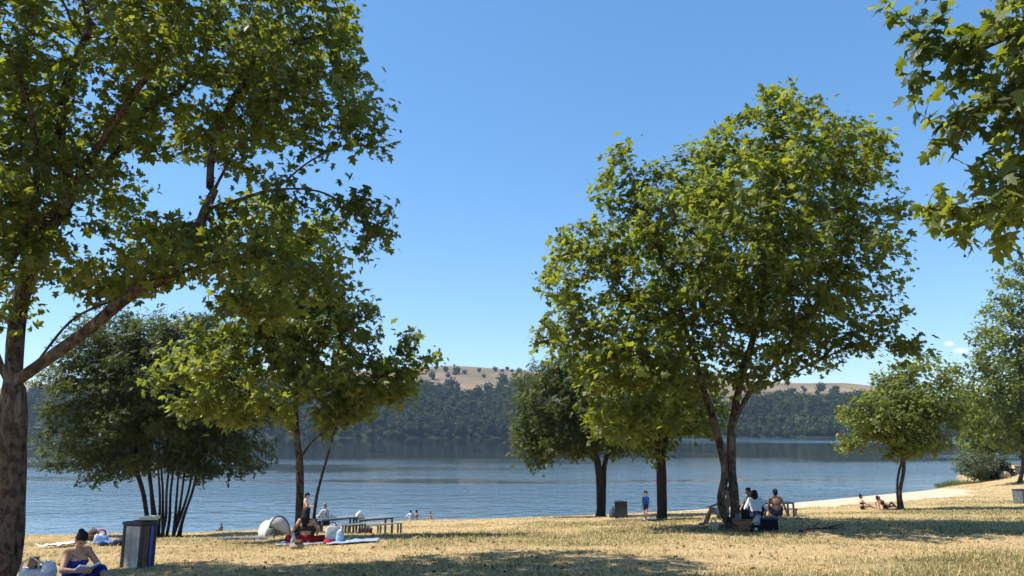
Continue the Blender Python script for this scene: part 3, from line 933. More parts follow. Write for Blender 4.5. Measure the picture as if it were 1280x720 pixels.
    tree('plane_tree', 'tallest twin-stemmed plane tree shading the picnic group and basket', [
        [b + Vector((.12, 0, 0)), (918, 620, Y), (914, 580, Y), (915, 535, Y), (925, 480, Y), (942, 420, Y), (958, 340, Y), (966, 250, Y), (968, 170, Y), (966, 120, Y)],
        [b + Vector((-.06, -.1, 0)), (901, 630, Y - .1), (906, 590, Y - .1), (897, 545, Y - .2), (884, 500, Y - .3), (866, 440, Y - .4), (845, 370, Y - .5), (815, 290, Y - .6), (792, 220, Y - .6)],
        [(916, 530, Y), (938, 490, Y - .3), (980, 440, Y - .7), (1020, 380, Y - 1), (1060, 300, Y - 1.2), (1075, 220, Y - 1.2)],
        [(938, 490, Y - .3), (985, 470, Y + .6), (1035, 445, Y + 1), (1085, 425, Y + 1.2), (1130, 432, Y + 1.2)],
        [(884, 500, Y - .3), (850, 480, Y - .9), (800, 450, Y - 1.5), (750, 420, Y - 1.8), (710, 390, Y - 2)],
        [(866, 440, Y - .4), (820, 400, Y + .8), (770, 350, Y + 1.2), (730, 310, Y + 1.4)],
        [(942, 420, Y), (910, 340, Y + 1), (890, 260, Y + 1.4), (880, 190, Y + 1.6)],
        [(958, 340, Y), (1000, 270, Y + .8), (1025, 190, Y + 1.1), (1035, 160, Y + 1.2)],
        [(884, 500, Y - .3), (840, 510, Y - 1.2), (800, 520, Y - 1.7)]],
        [(960, 240, 105, 90, 0, 4.6), (965, 145, 34, 46, 0, 1.6), (1045, 215, 62, 66, 0, 2.8, .8), (898, 215, 46, 50, 0, 3.0), (870, 320, 120, 100, 0, 4.8), (1000, 350, 95, 75, 0, 4.4, .65), (965, 106, 11, 22, 0, .6), (1003, 145, 12, 18, 0, .6), (1108, 200, 14, 18, 0, .6), (1128, 318, 14, 14, 0, .6), (1152, 442, 14, 10, 1, .5), (705, 300, 14, 14, 0, .6), (672, 345, 12, 14, 0, .6),
         (778, 250, 42, 66, -.2, 1.7), (735, 340, 66, 60, -.2, 2.2), (715, 415, 55, 52, -.4, 1.9), (780, 450, 85, 75, -.6, 3.0), (735, 475, 50, 45, -.6, 2.2), (785, 525, 62, 36, -.8, 2.2), (850, 430, 90, 80, 0, 2.6, .8), (820, 525, 55, 34, -.8, 1.5), (950, 440, 70, 50, .2, 2.2, .7),
         (1060, 405, 66, 36, .6, 2.0, .55), (1125, 430, 36, 24, .8, 1.0, .8), (1090, 300, 40, 55, 0, 1.8, .5), (1120, 260, 16, 26, 0, .8, .6), (1010, 175, 36, 34, 0, 1.3), (780, 186, 18, 24, -.2, .9), (700, 440, 40, 40, -.6, 1.8), (730, 300, 44, 40, 0, 1.8), (690, 320, 26, 26, -.2, 1, .7), (1080, 160, 18, 18, 0, .7, .7), (912, 160, 22, 20, 0, .9, .8), (1060, 460, 46, 20, .8, 1, .7)],
        Y, 5000, .23, .42, .185, .0045, 35000, .188, LP, M['plane_leaf'], M['plane_bark'], 16, up=.8, spread=.18, clump=.2, tint=.5, gap=(.7, -.17))
    # 7. small lakeside tree
    Y = G(1128, 637).y
    b = gz(1128, Y)
    tree('plane_tree', 'small round-headed young plane on the grass at the right of the beach', [
        [b, (1125, 615, Y), (1130, 585, Y), (1128, 560, Y), (1125, 520, Y), (1128, 480, Y)], [b + Vector((-.12, .1, 0)), (1122, 622, Y + .1), (1122, 600, Y + .1), (1128, 575, Y), (1140, 545, Y + .2), (1160, 510, Y + .3)],
        [(1129, 570, Y), (1105, 545, Y - .3), (1085, 520, Y - .4)]],
        [(1122, 515, 62, 52, 0, 2.9), (1135, 478, 40, 30, 0, 1.8), (1085, 540, 38, 30, 0, 1.7), (1170, 520, 40, 46, 0, 2.0), (1178, 470, 22, 22, 0, 1.2), (1128, 552, 68, 18, 0, 2.4, .8), (1148, 460, 20, 14, 0, .9), (1062, 558, 14, 14, 0, .7, .8), (1070, 525, 20, 20, 0, 1, .8)],
        Y, 1300, .30, .55, .12, .008, 13500, .18, LQ, M['plane_leaf_pale'], M['plane_bark'], 17, up=.8, spread=.3, gap=(.6, -.2))
    # 8. big pale tree at the right edge and its neighbour behind
    Y = G(1279, 603).y
    b = gz(1279, Y)
    tree('plane_tree', 'large pale green plane filling the right edge of the shore', [
        [b, (1279, 580, Y), (1278, 540, Y), (1276, 480, Y), (1280, 420, Y), (1290, 360, Y)], [(1278, 540, Y), (1250, 500, Y - 1), (1230, 460, Y - 1.5)], [(1278, 520, Y), (1310, 470, Y), (1340, 420, Y)]],
        [(1285, 430, 66, 76, 0, 4.8), (1290, 365, 44, 46, 0, 3.5), (1240, 500, 46, 52, -1, 3.6), (1330, 470, 60, 90, 0, 4.5), (1275, 535, 60, 28, -.5, 3.5), (1232, 440, 24, 34, 0, 2, .8), (1260, 400, 26, 26, 0, 2, .8), (1215, 540, 22, 26, -1, 1.8, .9), (1215, 480, 26, 40, -.5, 2.2, .9), (1265, 345, 22, 22, 0, 1.6, .9)],
        Y, 2400, .5, .85, .20, .012, 21000, .34, LQ, M['plane_leaf_pale'], M['plane_bark'], 18, up=.8, spread=.42)
    Y = G(1238, 597.5).y
    b = gz(1238, Y)
    tree('plane_tree', 'pale thin trunked tree beyond the shrub on the right shore', [
        [b, (1238, 575, Y), (1237, 550, Y), (1235, 520, Y)]],
        [(1235, 530, 32, 34, 0, 3), (1215, 550, 20, 18, 0, 2), (1262, 545, 24, 22, 0, 2.4), (1200, 505, 22, 34, 0, 2.2), (1232, 562, 26, 9, 0, 2)],
        Y, 700, .5, .8, .17, .012, 4200, .36, LQ, M['plane_leaf'], bark_mat('pale_bark', [(.16, .14, .11), (.28, .25, .2), (.36, .33, .27)]), 19, up=.85, spread=.5)
    # 10. boughs of a near plane whose trunk stands outside the picture on the right
    Y = 7.6
    b = ground(7.9, 7.2)
    tree('plane_tree', 'near plane whose big lobed leaves hang in at the top right corner', [
        [b, b + Vector((-.05, 0, 1.3)), b + Vector((-.15, .1, 2.6)), b + Vector((-.1, .2, 3.8)), b + Vector((0, .2, 5.5))],
        [b + Vector((-.15, .1, 2.6)), (1400, 250, Y - .3), (1330, 232, Y - .2), (1270, 245, Y), (1215, 262, Y + .1), (1165, 262, Y + .2)],
        [b + Vector((-.12, .15, 3.4)), (1420, 60, Y - .2), (1350, 30, Y - .1), (1280, 40, Y), (1220, 62, Y + .1), (1160, 60, Y + .2), (1120, 15, Y + .3)],
        [(1350, 30, Y - .1), (1290, 110, Y - .4), (1235, 130, Y - .3), (1195, 150, Y - .2)],
        [(1350, 30, Y), (1300, -30, Y + .4), (1220, -40, Y + .5), (1150, -20, Y + .5)],
        [b + Vector((-.1, .2, 3.8)), b + Vector((1.5, .8, 5)), b + Vector((2.8, 1.2, 6))]],
        [(1220, 30, 78, 30, 0, .55), (1120, 10, 26, 14, .2, .25, .9), (1195, 85, 58, 34, 0, .5), (1262, 90, 50, 80, -.1, .7), (1225, 165, 46, 32, -.1, .45), (1215, 262, 62, 38, 0, .5), (1262, 215, 40, 60, 0, .6, .9),
         (1165, 250, 26, 18, .1, .25, .9), (1185, 290, 30, 18, .1, .3, .8), (1225, 310, 26, 14, 0, .3, .8), (1340, 150, 70, 180, 0, 1.0, .8), (1400, -60, 150, 100, 0, 1.5, .6), (1480, 100, 120, 160, .3, 1.6, .5), (1145, 125, 14, 22, .1, .2, .7), (1152, 70, 26, 14, 0, .3), (1165, 140, 20, 12, 0, .3), (1185, 182, 20, 16, 0, .3), (1265, 20, 40, 40, 0, .6), (1270, 150, 34, 60, 0, .6), (1255, 300, 40, 22, 0, .4)],
        Y, 1900, .12, .22, .2, .004, 6800, .155, LP, M['plane_leaf'], M['plane_bark'], 20, up=.75, spread=.075, maxtips=3, droop=.5, clump=.2, tint=.55)
    near = [o for o in COL.objects if o.get('label', '').startswith('near plane whose')][0]
    for px, py, dY in ((1137, 40, .2), (1147, 37, .25), (1121, 87, .2), (1138, 107, .1), (1175, 300, .1), (1206, 320, 0), (1160, 205, .1)):
        q = P(px, py, 7.6 + dY) - near.location
        m = MB(); m.ell(q, (.014, .014, .014), None, 10, 8); m.tube([q, q + Vector((.005, 0, .05)), q + Vector((.02, .01, .12))], .0018, 4); m.build('seed_ball', M['dark_bark'], near, True)
    # shrubs on the right shore
    def shrub(name, label, px, Yr, env, n, leaf, tmpl, size, seed, bark):
        Y = G(px, Yr).y
        b = gz(px, Y)
        st = [[b + Vector((.1 * math.cos(k), .1 * math.sin(k * 1.7), 0)), tuple((px + (k - 2) * 2.0, 594, Y)), tuple((px + (k - 2) * 5.0, 583, Y + (k % 3 - 1) * .4))] for k in range(5)]
        t = tree(name, label, st, env, Y, 420, .28, .45, .07, .01, n, size, tmpl, leaf, bark, seed, up=.6, spread=.3)
        t['category'] = 'shrub'
        return t
    shrub('shrub', 'loose grey green shrub leaning over the waterline beside the reeds', 1221, 603, [(1220, 575, 24, 16, 0, 2), (1206, 584, 15, 13, -.3, 1.3), (1235, 578, 14, 14, 0, 1.4), (1222, 590, 18, 10, 0, 1.4)], 3000, M['grey_leaf'], LS, .30, 31, M['dark_bark'])
    shrub('shrub', 'dense blackish shrub behind the pale thin trunk', 1245, 597.5, [(1243, 586, 13, 11, 0, 2.2), (1232, 588, 12, 10, 0, 2)], 3600, M['dark_leaf'], LQ, .34, 32, M['dark_bark'])
    # reeds at the waterline
    rg = np.random.default_rng(5)
    c = G(1192, 607)
    V = []; Fq = []
    n = 420
    xx = rg.uniform(-2.3, 2.6, n); yy = rg.normal(0, .5, n) + xx * .35
    Vb = MB()
    root = thing('reed_clump', 'bright green reeds growing at the waterline left of the grey shrub', 'reeds', c)
    vs = []; fs = []
    for i in range(n):
        x, y = xx[i], yy[i]; z = float(tz(c.x + x, c.y + y)) - c.z - .05
        h = rg.uniform(.3, .85) * (1 - .12 * abs(x)); a = rg.uniform(0, 6.28); w = .02; l = rg.uniform(.05, .35)
        ca, sa = math.cos(a), math.sin(a); o = len(vs)
        vs += [(x - sa * w, y + ca * w, z), (x + sa * w, y - ca * w, z), (x + ca * l * .4, y + sa * l * .4, z + h * .7), (x + ca * l, y + sa * l, z + h)]
        fs += [(o, o + 1, o + 2), (o, o + 2, o + 3)]
    me = bpy.data.meshes.new('foliage'); me.from_pydata(vs, [], fs)
    face_attr(me, 'tint', np.repeat(rg.random(n), 2))
    link('foliage', me, leaf_mat('reed_leaf', [(0, (.07, .11, .02)), (1, (.17, .20, .05))], ((.15, .22, .03), (.25, .3, .05)), .3, .6, .2), root)
# ---------------------------------------------------------------- people
def skin(name, col):
    t = NT(name); v = t.coord(); n = t.noise(v, 14, 4)
    c = t.ramp(n, [(.3, tuple(x * .85 for x in col)), (.7, tuple(min(1, x * 1.1) for x in col))])
    return t.done(t.bsdf(c, .55, .35, t.bump(t.noise(v, 90, 3), .15, .004)))
SK = {'tan': skin('skin_tan', (.36, .205, .13)), 'fair': skin('skin_fair', (.50, .32, .22)), 'brown': skin('skin_brown', (.26, .14, .085))}
HAIR = {'black': simple('hair_black', (.007, .006, .006), .65, .4, 60, .2, .4), 'brown': simple('hair_brown', (.035, .02, .012), .5, .4, 60, .4, .4), 'grey': simple('hair_grey', (.16, .14, .12), .6, .3, 60, .3, .4)}
EYE_M = simple('eye_dark', (.012, .01, .01), .25, .2); LIP = simple('lip', (.26, .10, .085), .5, .2)
CL = {}
def fabric(name, col, **kw):
    if name not in CL: CL[name] = cloth(name, col, **kw)
    return CL[name]

def ik(a, b, l1, l2, pole):
    a, b, pole = Vector(a), Vector(b), Vector(pole)
    d = b - a; L = d.length
    if L > (l1 + l2) * .995: b = a + d * ((l1 + l2) * .995 / L); d = b - a; L = d.length
    u = d / L
    x = (l1 * l1 - l2 * l2 + L * L) / (2 * L)
    h = math.sqrt(max(1e-6, l1 * l1 - x * x))
    p = pole - u * pole.dot(u)
    p = p.normalized() if p.length > 1e-5 else u.orthogonal().normalized()
    return a + u * x + p * h, b

def person(label, loc, rz, group=None, pelvis=(0, 0, .93), lean=0, side=0, twist=0, head=(0, 0), hands=((-.24, .02, .78), (.24, .02, .78)), feet=((-.1, 0, .08), (.1, 0, .08)),
           elbow=((-.6, -1, -.2), (.6, -1, -.2)), knee=((0, 1, 0), (0, 1, 0)), footdir=((-.15, 1, 0), (.15, 1, 0)), s=1.0, skin='tan', hair='black', hairstyle='short',
           top=None, topmat=None, sleeve=.5, bottom=None, botmat=None, legfrac=.45, grip=(.35, .35), child=False, female=False, vox=.0105):
    """one continuous body with clothes and hair as children; local +y is the way it faces"""
    g = thing('person', label, 'person', loc, rz, group); g.scale = (s, s, s)
    hs = 1.22 if child else 1.0
    le, sd = R(lean), R(side)
    u = Vector((math.sin(sd), math.sin(le), math.cos(le) * math.cos(sd))).normalized()
    r0 = Vector((1, 0, 0)); r0 = (r0 - u * r0.dot(u)).normalized()
    f0 = u.cross(r0)
    tw = R(twist)
    r = r0 * math.cos(tw) + f0 * math.sin(tw); f = u.cross(r)
    MT = Matrix((r, f, u)).transposed(); MP = Matrix((r0, f0, u)).transposed()
    p = Vector(pelvis)
    waist = p + u * .17; chest = p + u * .33; neck = p + u * .50
    sw = .155 if female else .172
    if child: sw = .15
    sh = [neck - u * .055 + r * (k * sw) for k in (-1, 1)]
    hip = [p - u * .03 + r0 * (k * .088) for k in (-1, 1)]
    yaw, pit = R(head[0]), R(head[1])
    hf = (f * math.cos(yaw) + r * math.sin(yaw)); hf = (hf * math.cos(pit) + u * math.sin(pit)).normalized()
    hr = hf.cross(Vector(u) if abs(hf.dot(u)) < .95 else Vector((0, 0, 1))).normalized(); hu = hr.cross(hf)
    MH = Matrix((hr, hf, hu)).transposed()
    hc = neck + (u * .6 + hu * .4) * (.155 * hs) + hf * .02
    B = MB()
    cr = (.158, .105, .185) if female else (.172, .112, .19)
    if child: cr = (.14, .1, .18)
    hipw = .168 if female else .155
    if child: hipw = .13
    B.ell(chest, cr, MT); B.ell(waist, (cr[0] * .84, cr[1] * .92, .17), MP); B.ell(p, (hipw, .118, .125), MP)
    B.cone(p, waist, .115, .10); B.cone(sh[0] + u * .01, sh[1] + u * .01, .058, .058); B.cone(chest + u * .1, neck, .085, .058); B.cone(neck - u * .03, hc - hu * .05, .056, .052)
    if female:
        for k in (-1, 1): B.ell(chest + r * (k * .072) + f * .075 + u * .015, (.062, .06, .062), MT)
    # head with a face
    q = lambda x, y, z: hc + MH @ (Vector((x, y, z)) * hs)
    B.ell(q(0, -.012, .025), (.074 * hs, .094 * hs, .092 * hs), MH); B.ell(q(0, .022, -.045), (.056 * hs, .07 * hs, .07 * hs), MH)
    B.ell(q(0, .07, -.095), (.024 * hs, .022 * hs, .02 * hs), MH); B.cone(q(0, .088, .015), q(0, .112, -.022), .009 * hs, .014 * hs)
    for k in (-1, 1): B.ell(q(k * .075, -.012, -.012), (.012 * hs, .022 * hs, .032 * hs), MH)
    el = []; wr = []; kn = []; an = []
    for k in (0, 1):
        e, w = ik(sh[k], hands[k], .285, .25, elbow[k]); el.append(e); wr.append(w)
        B.cone(sh[k], e, .052, .040); B.cone(e, w, .041, .027)
        d = (w - e).normalized()
        # hand: palm, four fingers of different length, thumb
        sgn = -1 if k == 0 else 1
        wd = d.cross(f if abs(d.dot(f)) < .9 else u).normalized() * sgn
        pn = wd.cross(d).normalized()
        curl = grip[k]
        B.cone(w, w + d * .03, .026, .026)
        MHd = Matrix((wd, pn, d)).transposed()
        B.ell(w + d * .06, (.040, .017, .052), MHd)
        for j, (o, L) in enumerate(((-.030, .066), (-.010, .078), (.010, .073), (.029, .056))):
            a0 = w + d * .098 + wd * o
            d1 = (d * math.cos(curl) - pn * math.sin(curl)); d2 = (d * math.cos(curl * 2.4) - pn * math.sin(curl * 2.4))
            a1 = a0 + d1 * L * .5; a2 = a1 + d2 * L * .55
            B.cone(a0 - d * .02, a1, .0098, .0092, n=8); B.cone(a1, a2, .0092, .0085, n=8)
        t0 = w + d * .035 - wd * .03; t1 = t0 + (d * .7 - wd * .75 - pn * .3).normalized() * .042; t2 = t1 + (d - wd * .15 - pn * .4).normalized() * .034
        B.cone(t0, t1, .0125, .011, n=8); B.cone(t1, t2, .0108, .009, n=8)
    for k in (0, 1):
        kk, a = ik(hip[k], feet[k], .43, .42, knee[k]); kn.append(kk); an.append(a)
        B.cone(hip[k], kk, .086 if not child else .068, .054); B.cone(kk, a, .053, .036)
        calf = kk.lerp(a, .3) - (kk.lerp(a, .3) - (kk + a) / 2).normalized() * 0
        B.ell(calf, (.056, .056, .1), (a - kk).to_track_quat('Z', 'Y').to_matrix())
        fd = Vector(footdir[k]).normalized()
        B.ell(a + fd * .075 - Vector((0, 0, .035)), (.042, .125, .033), fd.to_track_quat('Y', 'Z').to_matrix()); B.cone(a, a + fd * .02 - Vector((0, 0, .04)), .038, .036)
    bm_ = remeshed(B, 'body', vox, 3)
    link('body', bm_, SK[skin], g)
    for k in (-1, 1):
        E = MB(); E.ell(q(k * .031, .078, .012), (.010 * hs, .009 * hs, .0065 * hs), MH, 8, 6); E.build('eye', EYE_M, g, True)
    E = MB(); E.ell(q(0, .089, -.058), (.024 * hs, .009 * hs, .008 * hs), MH, 8, 6); E.build('mouth', LIP, g, True)
    # hair
    Hh = MB()
    if hairstyle:
        Hh.ell(q(0, -.024, .04), (.083 * hs, .096 * hs, .092 * hs), MH)
        if hairstyle != 'thin': Hh.ell(q(0, .018, .082), (.066 * hs, .068 * hs, .036 * hs), MH)
        Hh.ell(q(0, -.055, -.02), (.074 * hs, .06 * hs, .075 * hs), MH)
    if hairstyle == 'bun':
        Hh.ell(q(0, -.118, .055), (.045, .042, .042), MH); Hh.cone(q(0, -.07, .05), q(0, -.11, .055), .04, .04)
    if hairstyle == 'top_bun':
        Hh.ell(q(0, -.04, .15), (.045, .045, .045), MH); Hh.cone(q(0, -.03, .1), q(0, -.04, .14), .035, .035)
    if hairstyle in ('long', 'mid'):
        dn = -u * (.29 if hairstyle == 'long' else .16) - f * .06
        e0 = q(0, -.075, 0)
        Hh.cone(e0, e0 + dn * .5, .098, .118); Hh.cone(e0 + dn * .5, e0 + dn, .118, .07)
        for k in (-1, 1): Hh.cone(q(k * .06, -.05, .0), q(k * .07, -.06, 0) + dn * .85, .04, .04)
    if hairstyle == 'curly':
        rgx = random.Random(3)
        for _ in range(40):
            th = rgx.uniform(0, 6.28); ph = rgx.uniform(-.15, 1.4)
            Hh.ell(q(.085 * math.cos(th) * math.cos(ph), -.03 + .092 * math.sin(th) * math.cos(ph) * (1 if math.sin(th) < 0 else .55), .045 + .095 * math.sin(ph)), (.032,) * 3, nu=8, nv=6)
    if hairstyle == 'ponytail':
        Hh.cone(q(0, -.1, .05), q(0, -.15, -.02), .03, .034); Hh.cone(q(0, -.15, -.02), q(0, -.13, -.2), .034, .015)
    if hairstyle: link('hair', remeshed(Hh, 'hair', .011, 2), HAIR[hair], g)
    # clothes
    def torso(mb, lo, hi, k=1.09, add=.021):
        if hi: mb.ell(chest, tuple(c + add for c in cr), MT)
        mb.ell(waist, (cr[0] * .84 + add + .014, cr[1] * .92 + add + .016, .20), MP)
        if lo: mb.ell(p, (hipw + add, .118 + add, .13), MP)
        if female and hi:
            for s_ in (-1, 1): mb.ell(chest + r * (s_ * .072) + f * .075 + u * .015, (.072, .07, .072), MT)
    if top:
        T = MB()
        if top == 'band':      # a short strapless top
            T.ell(chest - u * .045, (cr[0] + .010, cr[1] + .012, .12), MT)
            if female:
                for s_ in (-1, 1): T.ell(chest + r * (s_ * .072) + f * .075 - u * .0, (.07, .068, .066), MT)
            link('bandeau_top', remeshed(T, 'bandeau_top', .01, 2), topmat, g)
        else:
            if top == 'dress':
                torso(T, True, False)
                T.ell(chest - u * .075, (cr[0] + .008, cr[1] + .016, .125), MT)
                for s_ in (-1, 1): T.ell(chest + r * (s_ * .072) + f * .075 - u * .01, (.072, .07, .062), MT)
            else: torso(T, True, True)
            if top in ('shirt', 'dress_sleeve'):
                T.cone(sh[0] + u * .012, sh[1] + u * .012, .068, .068); T.cone(chest + u * .1, neck + u * .0, .095, .066)
                for k in (0, 1):
                    T.cone(sh[k], sh[k].lerp(el[k], min(1, sleeve * 2)), .066, .060, flat=False)
                    if sleeve > .5: T.cone(el[k], el[k].lerp(wr[k], sleeve * 2 - 1), .056, .046)
            else:              # vest / swimsuit / strap dress
                for k in (0, 1): T.cone(chest + r * ((k * 2 - 1) * .085) + f * .085 + u * .06, neck - u * .02 + r * ((k * 2 - 1) * .10), .012, .012, n=8); T.cone(chest + r * ((k * 2 - 1) * .08) - f * .09 + u * .04, neck - u * .02 + r * ((k * 2 - 1) * .10), .012, .012, n=8)
            if top == 'dress':
                pass
            link({'shirt': 'shirt', 'vest': 'vest_top', 'dress': 'dress', 'suit': 'swimsuit'}.get(top, 'shirt'), remeshed(T, 'top', .01, 3), topmat, g)
    if bottom:
        T = MB()
        T.ell(p, (hipw + .02, .145, .135), MP); T.ell(p + u * .07, (hipw * .96 + .012, .138, .07), MP)
        if bottom == 'skirt':
            for k in (0, 1): T.cone(hip[k], kn[k], .115, .085); 
            for a_ in (.25, .5, .75): T.cone(hip[0].lerp(kn[0], a_), hip[1].lerp(kn[1], a_), .075, .075)
            T.cone(hip[0], hip[1], .11, .11)
        else:
            for k in (0, 1):
                e1 = hip[k].lerp(kn[k], min(1, legfrac * 2)); T.cone(hip[k], e1, .103 if not child else .085, .076)
                if legfrac > .5: T.cone(kn[k], kn[k].lerp(an[k], legfrac * 2 - 1), .07, .055)
        link({'skirt': 'skirt', 'shorts': 'shorts', 'trousers': 'trousers'}[bottom], remeshed(T, 'bottom', .011, 3), botmat, g)
    g['joints'] = 0
    del g['joints']
    return g, dict(wr=wr, el=el, kn=kn, an=an, hc=hc, u=u, f=f)

def build_people():
    white = fabric('cotton_white', (.62, .64, .66)); blue = fabric('cotton_blue', (.012, .028, .17)); black = fabric('cotton_black', (.014, .014, .016))
    red = fabric('cotton_red', (.22, .012, .014)); brown = fabric('knit_brown', (.045, .032, .024)); teal = fabric('swim_blue', (.02, .10, .32)); navy = fabric('cotton_navy', (.02, .025, .05))
    pale = fabric('cotton_pale_blue', (.42, .47, .52)); grey = fabric('cotton_grey', (.12, .13, .14))
    # the woman in blue at the big plane
    b = gz(99, 10.3)
    person('woman with dark tied hair in a royal blue strap dress reading on the grass', b, R(-122), pelvis=(0, 0, .11), lean=10, head=(8, -34), hands=((-.06, .36, .33), (.09, .38, .31)),
           feet=((-.20, .72, .08), (.16, .82, .08)), knee=((-.45, .1, 1), (.5, .1, .75)), elbow=((-1, -.2, -.5), (1, -.2, -.5)), skin='tan', hair='black', hairstyle='bun', top='dress', topmat=blue,
           bottom='skirt', botmat=blue, female=True, vox=.0085, s=.88, footdir=((-.1, 1, .5), (.2, 1, .4)), grip=(.6, .6))
    # woman from behind on the striped blanket
    b = gz(383, 20.2)
    person('woman seen from behind with long black hair, dark bandeau top and red skirt', b, R(8), pelvis=(0, 0, .11), lean=5, head=(25, -8), hands=((-.30, .02, .12), (.26, .34, .25)),
           feet=((-.12, .52, .08), (.16, .46, .08)), knee=((-1, .5, .12), (1, .5, .12)), skin='tan', hairstyle='long', top='band', topmat=brown, bottom='skirt', botmat=red, female=True, s=1.06)
    # standing man behind the forked plane
    b = gz(380, 31.6)
    person('standing bare-chested man in black trousers holding a bottle behind the forked plane', b, R(-75), pelvis=(0, 0, .93), lean=6, head=(0, -18), hands=((-.16, .38, 1.12), (.22, .34, 1.10)), skin='fair',
           feet=((-.12, .02, .08), (.12, -.08, .08)), hairstyle='short', bottom='trousers', botmat=black, legfrac=.95, top=None, s=1.0, grip=(.9, .9))
    hp = b + Matrix.Rotation(R(-75), 3, 'Z') @ Vector((-.13, .47, 1.10))
    bt = thing('bottle', 'dark bottle held by the standing bare-chested man', 'bottle', hp - Vector((0, 0, .10)))
    gm = NT('dark_glass'); gm = gm.done(gm.bsdf((.02, .03, .015), .12, .6))
    MB().tube([(0, 0, 0), (0, 0, .17), (0, 0, .21), (0, 0, .29)], [.036, .036, .016, .014], 12).build('glass', gm, bt, True); MB().tube([(0, 0, .29), (0, 0, .305)], [.017, .017], 10).build('cap', EYE_M, bt, True)
    # man on the bench, facing left
    b = gz(408, 32.2)
    person('balding man in a pale shirt and dark trousers sitting at the picnic table', b, R(62), pelvis=(0, 0, .54), lean=9, head=(0, -6), hands=((-.14, .48, .80), (.16, .44, .74)), skin='fair', hair='grey', hairstyle='thin',
           feet=((-.16, .46, .08), (.16, .36, .08)), knee=((0, 1, .6), (0, 1, .6)), top='shirt', topmat=pale, sleeve=.42, bottom='trousers', botmat=navy, legfrac=.95, elbow=((-.5, -.4, -1), (.5, -.4, -1)))
    # the child
    b = G(808, 652)
    person('small child with fluffy dark hair in a blue swimsuit standing by the trunk', b, R(150), pelvis=(0, 0, .90), lean=-4, head=(-25, -6), hands=((-.2, .10, .80), (.2, .06, .80)), skin='tan', hairstyle='curly', child=True,
           feet=((-.09, .14, .08), (.09, -.16, .08)), top='shirt', topmat=teal, sleeve=.4, bottom='shorts', botmat=blue, legfrac=.2, s=.80)
    # the picnic group under the tallest plane
    b = gz(906, G(914, 660).y + .75)
    person('bare-chested person on a low chair half hidden by the left tree stem', b, R(75), pelvis=(0, 0, .36), lean=-14, head=(0, -10), hands=((-.18, .42, .56), (.22, .30, .40)), skin='tan', hair='brown', hairstyle='curly',
           feet=((-.12, .62, .08), (.14, .52, .08)), knee=((0, .3, 1), (0, .3, 1)), bottom='shorts', botmat=pale, legfrac=.3)
    b = gz(938.5, 26.6)
    person('person with short dark hair in a charcoal top, left of the white shirt', b, R(120), pelvis=(0, 0, .34), lean=4, head=(20, -10), hands=((-.2, .28, .35), (.2, .3, .35)), skin='brown', hairstyle='short',
           feet=((-.28, .42, .08), (.28, .42, .08)), knee=((-1, .3, .7), (1, .3, .7)), top='shirt', topmat=grey, sleeve=.45, bottom='trousers', botmat=black, legfrac=.9, s=.95)
    b = gz(945.5, 25.2)
    person('person in a white shirt leaning forward with dark hair, back to the camera', b, R(-12), pelvis=(0, 0, .15), lean=18, head=(30, -14), hands=((-.25, .36, .22), (.30, .30, .18)), skin='brown', hairstyle='mid',
           feet=((-.14, .55, .08), (.14, .5, .08)), knee=((-.5, .3, 1), (.5, .3, 1)), top='shirt', topmat=white, sleeve=.75, bottom='trousers', botmat=navy, legfrac=.9, s=1.05)
    b = gz(971, 26.8)
    person('bare-backed person with round dark hair sitting right of the white shirt', b, R(-8), pelvis=(0, 0, .20), lean=4, head=(-5, -4), hands=((-.20, .34, .30), (.36, .06, .10)), skin='brown', hairstyle='short', elbow=((-.5, -.3, -1), (.5, -1, .2)),
           feet=((-.12, .62, .08), (.16, .62, .08)), knee=((-.3, .3, 1), (.4, .3, 1)), bottom='shorts', botmat=navy, legfrac=.4, s=1.04)
    # two on the beach
    b = G(1078.5, 637)
    person('woman with a top bun sitting upright on the beach edge in profile', b, R(-95), pelvis=(0, 0, .11), lean=-6, head=(0, 0), hands=((-.12, .38, .3), (.12, .38, .3)), skin='fair', hairstyle='top_bun', female=True,
           feet=((-.12, .82, .08), (.12, .78, .08)), knee=((0, .2, 1), (0, .2, 1)), top='band', topmat=black, bottom='shorts', botmat=black, legfrac=.1, s=.9)
    b = G(1107, 636)
    person('person leaning back on their arms beside the small lakeside tree', b, R(-100), pelvis=(0, 0, .11), lean=-34, head=(0, 18), hands=((-.28, -.42, .08), (.28, -.42, .08)), skin='tan', hairstyle='ponytail', female=True,
           feet=((-.12, .85, .08), (.12, .62, .08)), knee=((0, .2, 1), (0, .2, 1)), top='band', topmat=brown, bottom='shorts', botmat=brown, legfrac=.1, s=.9)
    # bathers sitting in the shallows
    bath = [(513.5, 637.8, 53.6, 20, 'black', white, 'bather in a white shirt in the shallows, leftmost of the three by the bank'),
            (520, 637.4, 54.3, -50, 'black', None, 'bare-shouldered dark-haired bather just behind the white-shirted bather'),
            (538.5, 639.5, 53.6, 150, 'brown', None, 'bather alone in the shallows right of the pair'),
            (277.5, 654.5, 47.4, 80, 'black', grey, 'bather low in the water near the shore left of the pop-up shelter')]
    for px, py, Y, rz, hc, tm, lab in bath:
        Y += 3.3 if Y > 50 else 1.0
        top_ = P(px, py, Y)
        base = ground(top_.x, Y)
        person(lab, base, R(rz), 'bathers in the lake', pelvis=(0, 0, .12), lean=4, head=(10, -5), hands=((-.28, .36, .3), (.28, .36, .3)), skin='brown' if hc == 'black' else 'tan', hair=hc, hairstyle='short',
               feet=((-.14, .7, .08), (.14, .72, .08)), knee=((-.2, .2, 1), (.2, .2, 1)), top='shirt' if tm else None, topmat=tm, bottom='shorts', botmat=navy, legfrac=.3, s=(top_.z - base.z) / .89)
